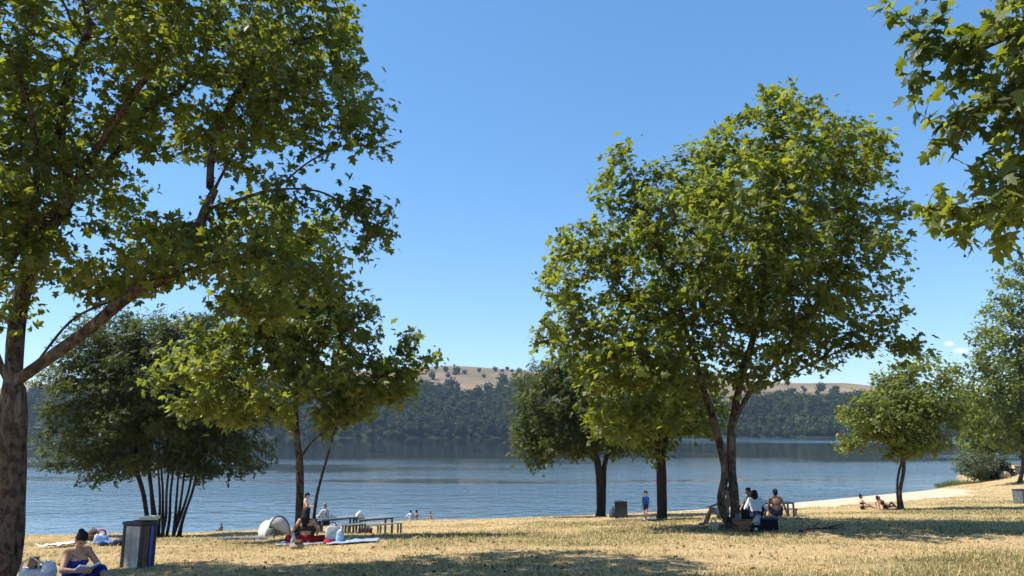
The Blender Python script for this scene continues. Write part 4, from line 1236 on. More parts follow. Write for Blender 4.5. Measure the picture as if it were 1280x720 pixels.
# ---------------------------------------------------------------- props
def soft(mb, c, d, seed, lump=.12, taper=1.0, power=3.2, nu=20, nv=14, M3=None):
    """a stuffed, slightly slumped bag-like volume with its base on z = c.z"""
    c = Vector(c); vs = []; fs = []
    sg = lambda v: math.copysign(abs(v) ** (2 / power), v)
    for j in range(nv + 1):
        th = -math.pi / 2 + math.pi * j / nv
        for i in range(nu):
            ph = 2 * math.pi * i / nu
            x = sg(math.cos(th)) * sg(math.cos(ph)); y = sg(math.cos(th)) * sg(math.sin(ph)); z = sg(math.sin(th))
            n = 1 + lump * mnoise.noise(Vector((x, y, z)) * 1.6 + Vector((seed * 7.3, 0, 0))) + .3 * lump * mnoise.noise(Vector((x, y, z)) * 5 + Vector((seed, 3, 0)))
            k = 1 + (taper - 1) * (z * .5 + .5)
            v = Vector((x * d[0] / 2 * k * n, y * d[1] / 2 * k * n, (z * .5 + .5) * d[2] * (n if z > 0 else 1)))
            vs.append(c + (M3 @ v if M3 else v))
    for j in range(nv):
        for i in range(nu):
            i2 = (i + 1) % nu; fs.append((j * nu + i, j * nu + i2, (j + 1) * nu + i2, (j + 1) * nu + i))
    fs.append(tuple(range(nu - 1, -1, -1))); fs.append(tuple(nv * nu + i for i in range(nu)))
    return mb.add(vs, fs)

def arc(c, w, h, n=10, axis='x', off=0):
    c = Vector(c); out = []
    for i in range(n + 1):
        a = math.pi * i / n; x = -math.cos(a) * w / 2; z = math.sin(a) * h
        out.append(c + (Vector((x, off, z)) if axis == 'x' else Vector((off, x, z))))
    return out

def spread_cloth(name, label, cat, c, w, l, rz, mat, seed, lump=.03, group=None, part=None):
    """a cloth lying on the turf: follows the ground, with folds and real thickness"""
    n1, n2 = 26, 26; root = Vector(c); ca, sa = math.cos(rz), math.sin(rz)
    top = []; 
    for j in range(n2 + 1):
        for i in range(n1 + 1):
            x = (i / n1 - .5) * w; y = (j / n2 - .5) * l
            wob = mnoise.noise(Vector((x * 2.2, y * 2.2, seed))) * .09
            X = root.x + (x + wob) * ca - (y + wob) * sa; Y = root.y + (x + wob) * sa + (y - wob) * ca
            z = float(tz(X, Y)) + .03 + lump * (.5 + abs(mnoise.fractal(Vector((x * 3.5, y * 3.5, seed + 5)), 1, 2, 3)))
            top.append(Vector((X, Y, z)) - root)
    bot = [v - Vector((0, 0, .012)) for v in top]
    W = n1 + 1; o = len(top); fs = []
    for j in range(n2):
        for i in range(n1):
            a = j * W + i; q = (a, a + 1, a + W + 1, a + W); fs.append(q); fs.append(tuple(o + k for k in reversed(q)))
    rim = [i for i in range(W)] + [j * W + n1 for j in range(1, n2 + 1)] + [n2 * W + i for i in range(n1 - 1, -1, -1)] + [j * W for j in range(n2 - 1, 0, -1)]
    for k in range(len(rim)):
        a, b = rim[k], rim[(k + 1) % len(rim)]; fs.append((a, a + o, b + o, b))
    me = bpy.data.meshes.new(name); me.from_pydata(top + bot, [], fs)
    for p in me.polygons: p.use_smooth = True
    ob = link(name, me, mat); ob.location = root
    return tag(ob, label, cat, group)

def stripes(name, cols, scale, axis=0):
    t = NT(name); vec = t.coord(); sp = t.n('SeparateXYZ'); t.l(vec, sp.inputs[0])
    f = t.math('FRACT', t.math('MULTIPLY', sp.outputs[axis], scale))
    nd = t.n('ValToRGB'); nd.color_ramp.interpolation = 'CONSTANT'; cr = nd.color_ramp
    while len(cr.elements) < len(cols): cr.elements.new(.5)
    for e, (p, c) in zip(cr.elements, cols): e.position = p; e.color = (*c, 1)
    t.l(f, nd.inputs['Fac'])
    return t.done(t.bsdf(nd.outputs['Color'], .9, .1, t.bump(t.noise(vec, 30, 4), .5, .02)))

def build_props():
    white = cloth('towel_white', (.62, .64, .66)); sky = cloth('towel_blue', (.08, .17, .42)); pale = cloth('cloth_pale_blue', (.36, .46, .58)); black = cloth('bag_black', (.012, .012, .014))
    canvas = cloth('canvas_grey', (.36, .37, .36), scale=18); redc = cloth('bag_red', (.42, .03, .025)); brownc = cloth('bag_brown', (.10, .055, .035)); navy = cloth('bag_navy', (.03, .045, .09))
    metal = simple('table_metal', (.07, .085, .085), .45, .3, 6, .5, .1, .2); top_m = simple('table_top', (.15, .17, .17), .4, .25, 7, .5, .08, .1)
    darkm = simple('dark_metal', (.025, .03, .032), .5, .3, 10, .5, .1, .3)
    # ---- picnic tables and benches, in a line that runs slightly away to the right
    A = gz(397, 32.0); Bp = gz(494, 34.2); d = (Bp - A); d.z = 0; rz = math.atan2(d.y, d.x); d.normalize(); nrm = Vector((-d.y, d.x, 0))
    L = 1.66
    def table_parts(t, drop):
        for k in (-1, 0, 1): pass
        m = MB()
        for k in range(5): m.box((0, -.30 + k * .15, .735), (L, .142, .035), bev=.004)
        m.build('tabletop', top_m, t)
        m = MB(); m.box((0, -.33, .69), (L - .06, .04, .05)); m.box((0, .33, .69), (L - .06, .04, .05)); m.build('apron', metal, t)
        for sx in (-1, 1):
            for sy in (-1, 1): MB().box((sx * (L / 2 - .06), sy * .31, .33 - drop / 2), (.075, .075, .68 + drop), bev=.006).build('leg', metal, t)
    def bench_parts(t, drop):
        m = MB()
        for k in range(2): m.box((0, -.085 + k * .17, .435), (L, .16, .032), bev=.004)
        m.build('seat', top_m, t)
        for sx in (-1, 1):
            for sy in (-1, 1): MB().box((sx * (L / 2 - .05), sy * .13, .20 - drop / 2), (.065, .06, .44 + drop), bev=.005).build('leg', metal, t)
    ctr = A.lerp(Bp, .47)
    T = []
    for k, lab in ((-1, 'dark metal picnic table with bottles on it in front of the seated man'), (1, 'dark metal picnic table holding the white bag, at the free right end of the row')):
        c = ctr + d * (k * (L / 2 + .02)); c.z = float(tz(c.x, c.y)) + .02
        t = thing('picnic_table', lab, 'picnic table', c, rz, 'picnic tables in the row'); table_parts(t, .16); T.append(t)
    for k, sd, lab in ((-1, -1, 'near bench under the seated man'), (1, -1, 'near bench at the right end of the picnic row, empty'), (-1, 1, 'bench on the lake side behind the table with bottles'), (1, 1, 'bench on the lake side at the right end of the picnic row')):
        c = ctr + d * (k * (L / 2 + .02) + (.10 if sd < 0 else -.06)) + nrm * (sd * .78); c.z = float(tz(c.x, c.y)) + .02
        t = thing('bench', lab, 'bench', c, rz, 'backless benches along the picnic tables'); bench_parts(t, .14)
    tt = T[0].location.z + .7545
    def on_table(f, off, T_=0):
        p = T[T_].location + d * f + nrm * off; p.z = tt if T_ == 0 else T[1].location.z + .7545; return p
    glass = NT('bottle_glass'); glass = glass.done(glass.bsdf((.02, .035, .015), .1, .6)); clear = NT('clear_plastic'); clear = clear.done(clear.bsdf((.45, .52, .55), .15, .5, Transmission_Weight=.6))
    for f, off, h, mt, lab in ((-.52, -.1, .30, glass, 'tall dark bottle on the picnic table by the seated man'), (-.36, .12, .26, glass, 'shorter dark bottle on the picnic table, right of the tall one'), (-.66, .15, .22, clear, 'clear plastic bottle on the picnic table, leftmost of the three bottles')):
        b = thing('bottle', lab, 'bottle', on_table(f, off), 0, 'bottles on the picnic table')
        MB().tube([(0, 0, 0), (0, 0, h * .6), (0, 0, h * .74), (0, 0, h * .96)], [.037, .037, .015, .014], 12).build('glass', mt, b, True)
        MB().tube([(0, 0, h * .96), (0, 0, h)], [.017, .017], 10).build('cap', darkm, b)
    g = thing('food_box', 'pale food container on the picnic table beside the bottles', 'container', on_table(-.2, -.12), .3)
    MB().box((0, 0, .04), (.22, .15, .08), bev=.012, taper=1.06).build('tub', white, g); MB().box((0, 0, .088), (.245, .172, .014), bev=.004).build('lid', sky, g)
    g = thing('cloth_bag', 'white slumped bag standing on the right picnic table', 'bag', on_table(-.62, .0, 1), rz)
    m = MB(); soft(m, (0, 0, 0), (.42, .26, .26), 4, .25, .8); m.build('bag_body', white, g, True)
    m = MB(); m.tube(arc((-.02, -.06, .20), .2, .12), .012, 6); m.tube(arc((.02, .06, .20), .2, .11), .012, 6); m.build('handle', white, g, True)
    # the bottle held by the standing man
    # ---- red lidded crate under the table
    c = ctr + d * .55 + nrm * .1; c = ground(c.x, c.y)
    g = thing('cool_box', 'red and white cool box on the grass under the right picnic table', 'cool box', c, rz)
    MB().box((0, 0, .14), (.52, .30, .28), bev=.02, taper=1.05).build('tub', redc, g); MB().box((0, 0, .305), (.56, .33, .05), bev=.015).build('lid', white, g); m = MB(); m.tube(arc((0, 0, .28), .5, .13, axis='x', off=-.17), .012, 6); m.build('handle', white, g, True)
    # ---- blankets and things round the woman in red
    blanket = stripes('striped_blanket', [(0, (.30, .33, .37)), (.35, (.04, .08, .24)), (.5, (.30, .33, .37)), (.8, (.07, .14, .34))], 3.2, 1)
    spread_cloth('picnic_blanket', 'white and blue striped blanket under the woman in the red skirt', 'blanket', gz(390, 20.3), 1.6, 1.1, R(6), blanket, 1)
    spread_cloth('towel', 'pale blue towel spread right of the grey cooler bag', 'towel', G(441, 678.5), 1.3, .8, R(12), cloth('towel_pale', (.22, .30, .42)), 2)
    c = G(414.5, 680)
    g = thing('cooler_bag', 'grey rounded cooler bag with a red base beside the woman in red', 'bag', c, R(10))
    m = MB(); soft(m, (0, 0, .10), (.38, .28, .36), 2, .1, .85); m.build('bag_body', canvas, g, True); m = MB(); soft(m, (0, 0, -.02), (.40, .30, .15), 3, .05); m.build('base', redc, g, True)
    m = MB(); m.tube(arc((0, 0, .42), .2, .12), .012, 6); m.build('handle', black, g, True)
    m = MB(); m.tube([(.17, -.08, .42), (.23, -.1, .3), (.22, -.1, .1)], .018, 6); m.build('strap', brownc, g, True)
    c = G(424.5, 679.5)
    g = thing('tote_bag', 'light blue tote standing against the right side of the grey cooler bag', 'bag', c, R(-10)); m = MB(); soft(m, (0, 0, -.02), (.20, .2, .36), 5, .15, .8); m.build('bag_body', pale, g, True); m = MB(); m.tube(arc((0, 0, .32), .12, .14), .01, 6); m.build('handle', pale, g, True)
    c = G(366.5, 684)
    g = thing('water_jug', 'clear plastic jug on the grass left of the woman in red', 'jug', c); MB().tube([(0, 0, -.02), (0, 0, .19), (0, 0, .25), (0, 0, .30)], [.075, .075, .03, .03], 14).build('jug_body', clear, g, True); MB().tube([(0, 0, .30), (0, 0, .33)], [.034, .034], 10).build('cap', sky, g)
    c = G(371, 686)
    g = thing('bundle', 'small rumpled beige bundle of clothes at the left edge of the blanket', 'clothes', c); m = MB(); soft(m, (0, 0, -.02), (.34, .26, .17), 8, .4, .8, 2.2); m.build('folded_cloth', cloth('cloth_beige', (.30, .22, .16)), g, True); m = MB(); soft(m, (.05, -.05, .12), (.2, .16, .08), 9, .4, .8, 2.2); m.build('sleeve', brownc, g, True)
    c = G(370.5, 672)
    g = thing('backpack', 'small red rucksack at the foot of the forked plane', 'bag', c, R(20)); m = MB(); soft(m, (0, 0, -.02), (.30, .22, .38), 6, .12, .8); m.build('bag_body', redc, g, True); m = MB(); soft(m, (0, -.1, .02), (.22, .1, .18), 7, .1, .85); m.build('pocket', redc, g, True); m = MB(); m.tube(arc((0, 0, .34), .08, .07), .01, 6); m.build('handle', black, g, True)
    # ---- pop-up beach shelter
    c = G(341, 671); c.z -= .02
    g = thing('beach_shelter', 'silver grey pop-up beach shelter on the bank, opening to the right', 'beach tent', c, R(-35)); g.scale = (.70, .70, .60)
    shell_m = cloth('shelter_cloth', (.62, .63, .62), .12, 8, .3); door_m = cloth('shelter_white', (.78, .79, .78), .08, 6, .5)
    def hoop(x, w, h, tilt, n=22):
        return [Vector((x + tilt * math.sin(math.pi * i / n), -math.cos(math.pi * i / n) * w / 2, max(0.0, math.sin(math.pi * i / n)) ** .8 * h)) for i in range(n + 1)]
    hs = [hoop(-.62, .75, .50, -.30), hoop(-.40, 1.1, .88, -.18), hoop(-.1, 1.22, 1.0, -.10), hoop(.25, 1.3, 1.16, -.12), hoop(.55, 1.36, 1.26, -.20)]
    vs = []; fs = []; n = 23
    for k_, h in enumerate(hs):
        for i, v in enumerate(h):
            if k_ in (1, 2, 3): v = v * (1 + .02 * mnoise.noise(v * 3)) - Vector((0, 0, .05 * math.sin(math.pi * i / 22) * (k_ == 2)))
            vs.append(v)
    for a in range(4):
        for i in range(n - 1): fs.append((a * n + i, a * n + i + 1, (a + 1) * n + i + 1, (a + 1) * n + i))
    fs.append(tuple(range(n)))
    m = MB(); m.add(vs, fs); o = m.build('shell', shell_m, g, True); sd = o.modifiers.new('t', 'SOLIDIFY'); sd.thickness = .012
    m = MB(); m.tube(hs[-1], .014, 6); m.build('front_hoop', darkm, g, True); m = MB(); m.tube(hs[1], .013, 6); m.build('rear_hoop', darkm, g, True)
    vs = [v + Vector((-.03, 0, 0)) for v in hs[-1]]; mid = Vector((.47, .0, .42)); m = MB(); m.add(vs + [mid], [(i, i + 1, n) for i in range(4, n - 1)]); o = m.build('door_panel', door_m, g, True); sd = o.modifiers.new('t', 'SOLIDIFY'); sd.thickness = .01
    m = MB(); m.box((-.02, 0, .015), (1.0, 1.18, .02)); m.build('floor_sheet', shell_m, g)
    c2 = c + Matrix.Rotation(R(-42), 3, 'Z') @ Vector((.36, -.34, .0)); c2.z = float(tz(c2.x, c2.y))
    gg = thing('beach_bag', 'round dark grey bag in the mouth of the beach shelter', 'bag', c2); m = MB(); soft(m, (0, 0, 0), (.34, .30, .32), 12, .12, .7, 2.4); m.build('bag_body', cloth('bag_grey', (.16, .165, .16)), gg, True); m = MB(); m.tube(arc((0, 0, .27), .15, .08), .01, 6); m.build('handle', black, gg, True)
    spread_cloth('towel', 'dark blue towel on the shaded grass left of the beach shelter', 'towel', G(304, 674), 1.5, .8, R(5), cloth('towel_navy', (.06, .10, .22)), 3)
    # ---- things under the feathery tree
    spread_cloth('towel', 'crumpled white towel on the grass behind the woman in blue', 'towel', G(79, 684), .85, 1.0, R(-20), white, 4, .08)
    spread_cloth('towel', 'bright blue towel between the woman in blue and the litter bin', 'towel', G(139, 681), .7, .7, R(10), sky, 5, .08)
    c = G(126, 681); g = thing('beach_bag', 'beach bag with red trim among the towels behind the woman in blue', 'bag', c, R(12)); m = MB(); soft(m, (0, 0, -.02), (.42, .26, .30), 21, .2, .85); m.build('bag_body', pale, g, True); m = MB(); m.tube(arc((0, -.05, .24), .24, .16), .022, 6); m.build('handle', redc, g, True)
    c = G(115, 677.5); g = thing('rucksack', 'brown rucksack on the shaded grass behind the shoulder of the woman in blue', 'bag', c, R(-8)); m = MB(); soft(m, (0, 0, -.02), (.44, .3, .40), 22, .15, .75); m.build('bag_body', brownc, g, True); m = MB(); soft(m, (0, -.13, .03), (.3, .12, .2), 23, .1); m.build('pocket', brownc, g, True); m = MB(); m.tube(arc((0, 0, .35), .1, .08), .01, 6); m.build('handle', black, g, True)
    c = G(150, 682); g = thing('clothes_heap', 'dark heap of clothes on the grass just left of the litter bin', 'clothes', c); m = MB(); soft(m, (0, 0, -.03), (.6, .45, .16), 24, .5, .7, 2.1); m.build('jacket', black, g, True); m = MB(); soft(m, (.1, -.1, .1), (.3, .22, .1), 25, .5, .7, 2.1); m.build('folded_cloth', navy, g, True)
    c = G(572, 648.5); g = thing('bag', 'tiny brown bag alone on the edge of the bank in the middle', 'bag', c); m = MB(); soft(m, (0, 0, -.02), (.24, .2, .24), 31, .15, .8); m.build('bag_body', brownc, g, True); m = MB(); m.tube(arc((0, 0, .2), .12, .08), .01, 6); m.build('handle', black, g, True)
    # ---- beside the woman in blue
    Yb = 10.6; q = gz(55, Yb)
    g = thing('tote_bag', 'open white canvas tote stuffed with things left of the woman in blue', 'bag', q, R(12))
    tb = MB(); soft(tb, (0, 0, -.02), (.50, .26, .30), 41, .14, .92, 4); tb.build('bag_body', cloth('canvas_white', (.45, .48, .50), .15, 14), g, True)
    m = MB(); m.tube([(-.17, -.12, .24), (-.15, -.10, .36), (-.05, -.09, .42), (.04, -.09, .36), (.06, -.12, .25)], [.012] * 5, 8); m.tube([(-.2, .1, .24), (-.12, .1, .34), (.02, .1, .32), (.08, .1, .24)], [.012] * 4, 8); m.build('handle', cloth('canvas_strap', (.42, .43, .42)), g, True)
    m = MB(); soft(m, (.15, -.03, .18), (.2, .22, .17), 42, .3, .8, 2.4); m.build('scarf', cloth('cloth_bright_white', (.66, .68, .70)), g, True)
    p = q + Matrix.Rotation(R(12), 3, 'Z') @ Vector((-.04, -.03, .27))
    g = thing('paper_bag', 'small brown paper bag poking out of the white tote', 'bag', p, R(20)); m = MB(); soft(m, (0, 0, 0), (.15, .10, .13), 43, .2, .8); m.build('bag_body', cloth('paper_brown', (.28, .17, .10)), g, True); m = MB(); m.box((0, 0, .13), (.12, .03, .03), bev=.006); m.build('folded_top', cloth('paper_brown_dark', (.22, .13, .08)), g)
    p = q + Matrix.Rotation(R(12), 3, 'Z') @ Vector((.06, -.06, .285))
    g = thing('phone', 'dark phone lying on top of the white tote', 'phone', p, R(25)); MB().box((0, 0, .006), (.155, .075, .010), rx=R(-12), bev=.004).build('case', black, g); MB().box((0, -.0005, .0125), (.145, .066, .002), rx=R(-12)).build('screen', NT_gloss, g)
    # book held open over her hands
    q = gz(99, 10.3); Mz = Matrix.Rotation(R(-122), 3, 'Z')
    p = q + Mz @ (Vector((.02, .40, .335)) * .88)
    g = thing('book', 'open book held by the woman in blue', 'book', p, R(-122)); g.rotation_euler = (R(28), 0, R(-122))
    m = MB()
    for s_ in (-1, 1): m.box((s_ * .068, 0, .012), (.135, .19, .018), ry=R(-s_ * 14), bev=.003)
    m.build('pages', cloth('paper_white', (.68, .70, .72), .05), g); m = MB()
    for s_ in (-1, 1): m.box((s_ * .07, 0, -.002), (.145, .20, .004), ry=R(-s_ * 14))
    m.build('cover', pale, g)
    spread_cloth('towel', 'blue towel under the legs of the woman in blue', 'towel', gz(118, 10.3), 1.25, .8, R(5), cloth('towel_royal', (.05, .11, .33)), 6, .02)
    # ---- litter bins
    conc = NT('bin_panel'); v = conc.coord(); n1 = conc.noise(v, 3, 5, .6); n2 = conc.noise(conc.coord(scale=(9, 9, 1.2)), 1, 4, .6)
    c_ = conc.ramp(conc.math('ADD', conc.math('MULTIPLY', n1, .6), conc.math('MULTIPLY', n2, .4)), [(.36, (.25, .22, .18)), (.52, (.40, .37, .32)), (.62, (.66, .64, .60))])  # stain mottling; its pale upright streaks also stand in for a whitish reflection
    conc = conc.done(conc.bsdf(c_, .6, .4, conc.bump(n2, .2, .01)))
    woodp = simple('bin_wood', (.14, .075, .045), .75, .3, 8); bluep = simple('bin_blue', (.018, .06, .28), .45, .2, 6, .5); slate = simple('bin_metal', (.12, .135, .135), .45, .3, 8, .5, .1, .3)
    def bin_(name, label, c, rz, w, dp, h, front, side1, side2, fr, lidm):
        g = thing(name, label, 'bin', c, rz, 'litter bins'); pw = .05
        for sx in (-1, 1):
            for sy in (-1, 1): MB().box((sx * (w / 2 - pw / 2), sy * (dp / 2 - pw / 2), h / 2 - .05), (pw, pw, h + .04), bev=.005).build('post', fr, g)
        MB().box((0, -dp / 2 + .028, h * .485), (w - 2 * pw, .03, h * .92), bev=.004).build('front_panel', front, g); MB().box((0, dp / 2 - .028, h * .485), (w - 2 * pw, .03, h * .92), bev=.004).build('back_panel', front, g)
        MB().box((-w / 2 + .028, 0, h * .485), (.03, dp - 2 * pw, h * .92), bev=.004).build('side_panel', side2, g)
        MB().box((w / 2 - .028, -dp * .15, h * .485), (.03, dp * .55 - pw, h * .92), bev=.004).build('side_panel', side1, g); MB().box((w / 2 - .026, dp * .24, h * .485), (.032, dp * .26, h * .92), bev=.004).build('side_panel', side2, g)
        m = MB(); m.box((0, 0, h + .0), (w + .03, dp + .03, .05), bev=.012); m.build('lid', lidm, g)
        m = MB(); m.tube([(math.cos(a) * w * .27, math.sin(a) * dp * .27, h + .027) for a in np.linspace(0, 2 * math.pi, 17)], .015, 6, False); m.build('throw_hole_rim', darkm, g, True)
        m = MB(); m.tube([(math.cos(a) * 0, 0, h + .024 + a) for a in (0, .004)], [w * .26, w * .26], 20); m.build('throw_hole', black, g)
        return g
    c = G(171, 708.5); c.z -= .03
    Yc = c.y; pm = mpp(171, 690, Yc); hb = (708.5 - 653.5) * pm
    B1 = bin_('litter_bin', 'large square litter bin with stained pale front panel, painted reflection streaks and blue side strip', c, R(-19), 31 * pm, 24 * pm, hb, conc, woodp, bluep, darkm, darkm)
    p = c + Matrix.Rotation(R(-19), 3, 'Z') @ Vector((8 * pm, 6 * pm, hb + .045))
    g = thing('food_box', 'flat pale yellow takeaway box left on top of the large litter bin', 'box', p, R(10)); MB().box((0, 0, .02), (.26, .24, .035), bev=.006).build('tray', cloth('card_yellow', (.62, .58, .36)), g); MB().box((0, 0, .045), (.27, .25, .014), bev=.004).build('lid', cloth('card_cream', (.68, .64, .44)), g)
    mesh_d = simple('bin_dark_panel', (.028, .034, .038), .6, .3, 20)
    c = G(776.5, 647.5); c.z -= .03
    bin_('litter_bin', 'black square litter bin beside the squat dark tree in the middle', c, R(-6), .66, .6, .88, mesh_d, darkm, darkm, darkm, darkm)
    c = G(766, 647); g = thing('rubbish_bag', 'dull blue rubbish sack slumped left of the black litter bin', 'bag', c); m = MB(); soft(m, (0, 0, -.03), (.50, .45, .52), 51, .25, .6, 2.3); m.build('sack', cloth('sack_blue', (.05, .07, .10)), g, True); m = MB(); m.tube([(0, 0, .45), (.03, 0, .53), (.06, .02, .58)], [.04, .02, .05], 8); m.build('knot', cloth('sack_blue_dark', (.04, .055, .08)), g, True)
    c = G(1279, 629); c.z -= .03
    bin_('litter_bin', 'grey metal litter bin cut by the right edge on the dry slope', c, R(20), .85, .6, .82, slate, slate, slate, slate, darkm)
    spread_cloth('towel', 'pale blue towel on the ground between the child and the trunk', 'towel', G(817, 650), 1.1, .9, R(8), pale, 7, .06)
    # ---- things of the group under the tallest plane
    wick = NT('wicker'); v = wick.coord(); wv = wick.n('TexWave'); wv.wave_type = 'BANDS'; wv.bands_direction = 'Z'; wv.inputs['Scale'].default_value = 9; wv.inputs['Distortion'].default_value = 2.5; wick.l(v, wv.inputs['Vector'])
    cc = wick.ramp(wv.outputs['Fac'], [(.2, (.13, .065, .035)), (.7, (.27, .15, .085))]); wick = wick.done(wick.bsdf(cc, .8, .2, wick.bump(wv.outputs['Fac'], .6, .02)))
    c = G(927.8, 664.5); pm = mpp(927, 655, c.y); w = 23 * pm; h = 15 * pm
    g = thing('wicker_basket', 'wide brown wicker basket in front of the tallest plane', 'basket', c, R(-4)); g_c = c
    vs = []; fs = []; n = 28
    prof = [(.86, -.03), (.92, h * .35), (.97, h * .7), (1.0, h), (.95, h), (.90, h * .6), (.84, .03)]
    for rr, z in prof:
        for i in range(n): a = 2 * math.pi * i / n; vs.append((math.cos(a) * w / 2 * rr, math.sin(a) * w * .34 * rr, z))
    for j in range(len(prof) - 1):
        for i in range(n): i2 = (i + 1) % n; fs.append((j * n + i, j * n + i2, (j + 1) * n + i2, (j + 1) * n + i))
    fs.append(tuple(range(n - 1, -1, -1))); fs.append(tuple((len(prof) - 1) * n + i for i in range(n)))
    m = MB(); m.add(vs, fs); m.build('basket_body', wick, g, True)
    m = MB(); m.tube([(math.cos(a) * w / 2, math.sin(a) * w * .34, h) for a in np.linspace(0, 2 * math.pi, 25)], .016, 8, False); m.build('rim', wick, g, True)
    for s_ in (-1, 1): m = MB(); m.tube(arc((s_ * w * .36, -w * .24, h * .72), .14, -.09), .012, 6); m.build('handle', black, g, True)
    g = thing('jacket', 'black jacket heaped on the right of the wicker basket', 'clothes', c + Vector((w * .20, .02, h * .86)), .2); m = MB(); soft(m, (0, 0, 0), (w * .62, w * .5, .24), 61, .55, .6, 2.1); m.build('jacket_body', black, g, True); m = MB(); soft(m, (w * .24, -.06, .0), (w * .3, .2, .14), 62, .5, .6, 2.1); m.build('sleeve', black, g, True)
    g = thing('towel', 'folded slate blue cloth on the left of the wicker basket', 'towel', c + Vector((-w * .22, -.05, h * .88)), .4); m = MB(); soft(m, (0, 0, 0), (w * .48, w * .42, .15), 63, .5, .7, 2.2); m.build('folded_cloth', cloth('cloth_slate', (.10, .13, .17)), g, True); m = MB(); soft(m, (.02, -.03, .11), (w * .34, w * .3, .07), 64, .5, .7, 2.2); m.build('upper_fold', cloth('cloth_slate_pale', (.14, .17, .20)), g, True)
    c = G(962, 663.5); pm = mpp(962, 655, c.y)
    g = thing('cool_box', 'black square cool bag standing on the grass right of the basket', 'cool bag', c, R(6)); w = 19 * pm; h = 15 * pm
    MB().box((0, 0, h / 2 - .02), (w, w * .62, h), bev=.02, taper=.97).build('box_body', black, g); MB().box((0, 0, h - .01), (w + .01, w * .64, .03), bev=.012).build('lid', navy, g); m = MB(); m.tube(arc((0, 0, h), w * .5, .07), .012, 6); m.build('handle', black, g, True)
    c = G(948, 661.5); g = thing('carrier_bag', 'crumpled white carrier bag between the basket and the black cool bag', 'bag', c, .3); m = MB(); soft(m, (0, 0, -.02), (.34, .28, .36), 71, .35, .75, 2.3); m.build('bag_body', cloth('plastic_white', (.58, .54, .48), .3, 12), g, True); m = MB(); m.tube(arc((0, 0, .30), .12, .10), .011, 6); m.build('handle', white, g, True)
    c = G(945.5, 664.5); g = thing('handbag', 'soft black bag with a pale label lying before the white carrier bag', 'bag', c, -.2); m = MB(); soft(m, (0, 0, -.02), (.42, .26, .2), 72, .25, .75, 2.4); m.build('bag_body', black, g, True); m = MB(); m.tube(arc((0, -.02, .14), .22, .1), .01, 6); m.build('handle', black, g, True); MB().box((-.02, -.125, .08), (.08, .012, .06), rx=R(-14)).build('label_patch', white, g)
    # the table they sit at
    c = gz(969, 36.5); c.z += .02
    t = thing('picnic_table', 'pale-topped picnic table half hidden behind the white-shirted person and the bare back', 'picnic table', c, R(4), None); table_parts(t, .15)
    c = gz(973, 35.6); c.z += .0
    t = thing('bench', 'low bench with a reddish end behind the bare-backed person', 'bench', c, R(4), None); bench_parts(t, .16); MB().box((L / 2 + .012, 0, .42), (.02, .34, .09), bev=.004).build('end_plate', redc, t)
    spread_cloth('picnic_blanket', 'pale blanket under the bare-backed person', 'blanket', gz(968, 27.0), 2.4, 1.1, R(-3), cloth('blanket_pale', (.45, .44, .40)), 8, .04)
    # low chair under the half hidden person
    c = gz(906, G(914, 660).y + .75); g = thing('folding_chair', 'low folding chair with patterned seat behind the left stem of the tallest plane', 'chair', c, R(75))
    pat = stripes('chair_cloth', [(0, (.40, .34, .22)), (.4, (.10, .08, .05)), (.6, (.42, .36, .25))], 14, 0)
    MB().box((0, .02, .235), (.48, .46, .03), rx=R(6), bev=.008).build('seat', pat, g); MB().box((0, -.33, .50), (.48, .03, .56), rx=R(20), bev=.008).build('backrest', pat, g)
    for sx in (-1, 1):
        MB().tube([(sx * .25, .24, -.04), (sx * .25, -.24, .26)], .013, 8).build('leg', darkm, g, True); MB().tube([(sx * .27, -.26, -.04), (sx * .27, .22, .25)], .013, 8).build('leg', darkm, g, True)
        MB().tube([(sx * .25, -.22, .24), (sx * .25, -.44, .80)], .013, 8).build('back_tube', darkm, g, True)
    c = G(905, 664); g = thing('beach_bag', 'striped beach bag on the grass below the low folding chair', 'bag', c + Vector((-.25, .1, 0)), .2); m = MB(); soft(m, (0, 0, -.02), (.3, .2, .26), 81, .2, .8); m.build('bag_body', pat, g, True); m = MB(); m.tube(arc((0, 0, .22), .14, .1), .01, 6); m.build('handle', brownc, g, True)
    # fallen branch at the edge of the shade
    c = G(1040, 663); g = thing('fallen_branch', 'dead forked branch lying in the shade right of the picnic group', 'branch', c)
    def gp(px, py, up): q = G(px, py); return q - c + Vector((0, 0, up))
    m = MB(); m.tube([gp(1000, 666, .05), gp(1016, 664.5, .09), gp(1032, 664, .08), gp(1046, 662, .10), gp(1056, 660.5, .12)], [.034, .032, .028, .022, .010], 8); m.build('stem', M['plane_bark'], g, True)
    m = MB(); m.tube([gp(1032, 664, .08), gp(1044, 665, .08), gp(1056, 663, .12)], [.02, .015, .008], 6); m.tube([gp(1012, 664.8, .08), gp(1022, 661.5, .14), gp(1028, 660, .2)], [.018, .012, .006], 6); m.build('side_shoot', M['dark_bark'], g, True)
    # boulder, sign and lamp post at the far right shore
    stone = simple('boulder', (.42, .34, .26), .9, .3, 1.6, .2, .5)
    c = G(1257, 597.5); m = MB(); soft(m, (0, 0, -.1), (1.3, 1.0, .8), 91, .35, .7, 2.6); o = m.build('boulder', stone, None, False); o.location = c; tag(o, 'pale angular boulder on the crest of the right shore', 'boulder')
    c = G(1248.5, 598); g = thing('concrete_block', 'dark grey concrete block in front of the blackish shrub', 'block', c, .1); MB().box((0, 0, .42), (.62, .5, .95), bev=.03, taper=.94).build('block_body', simple('old_concrete', (.10, .10, .095), .95, .3, 3), g); MB().box((0, 0, .92), (.66, .54, .07), bev=.015).build('cap', simple('old_concrete_cap', (.14, .135, .125), .95, .3, 3), g)
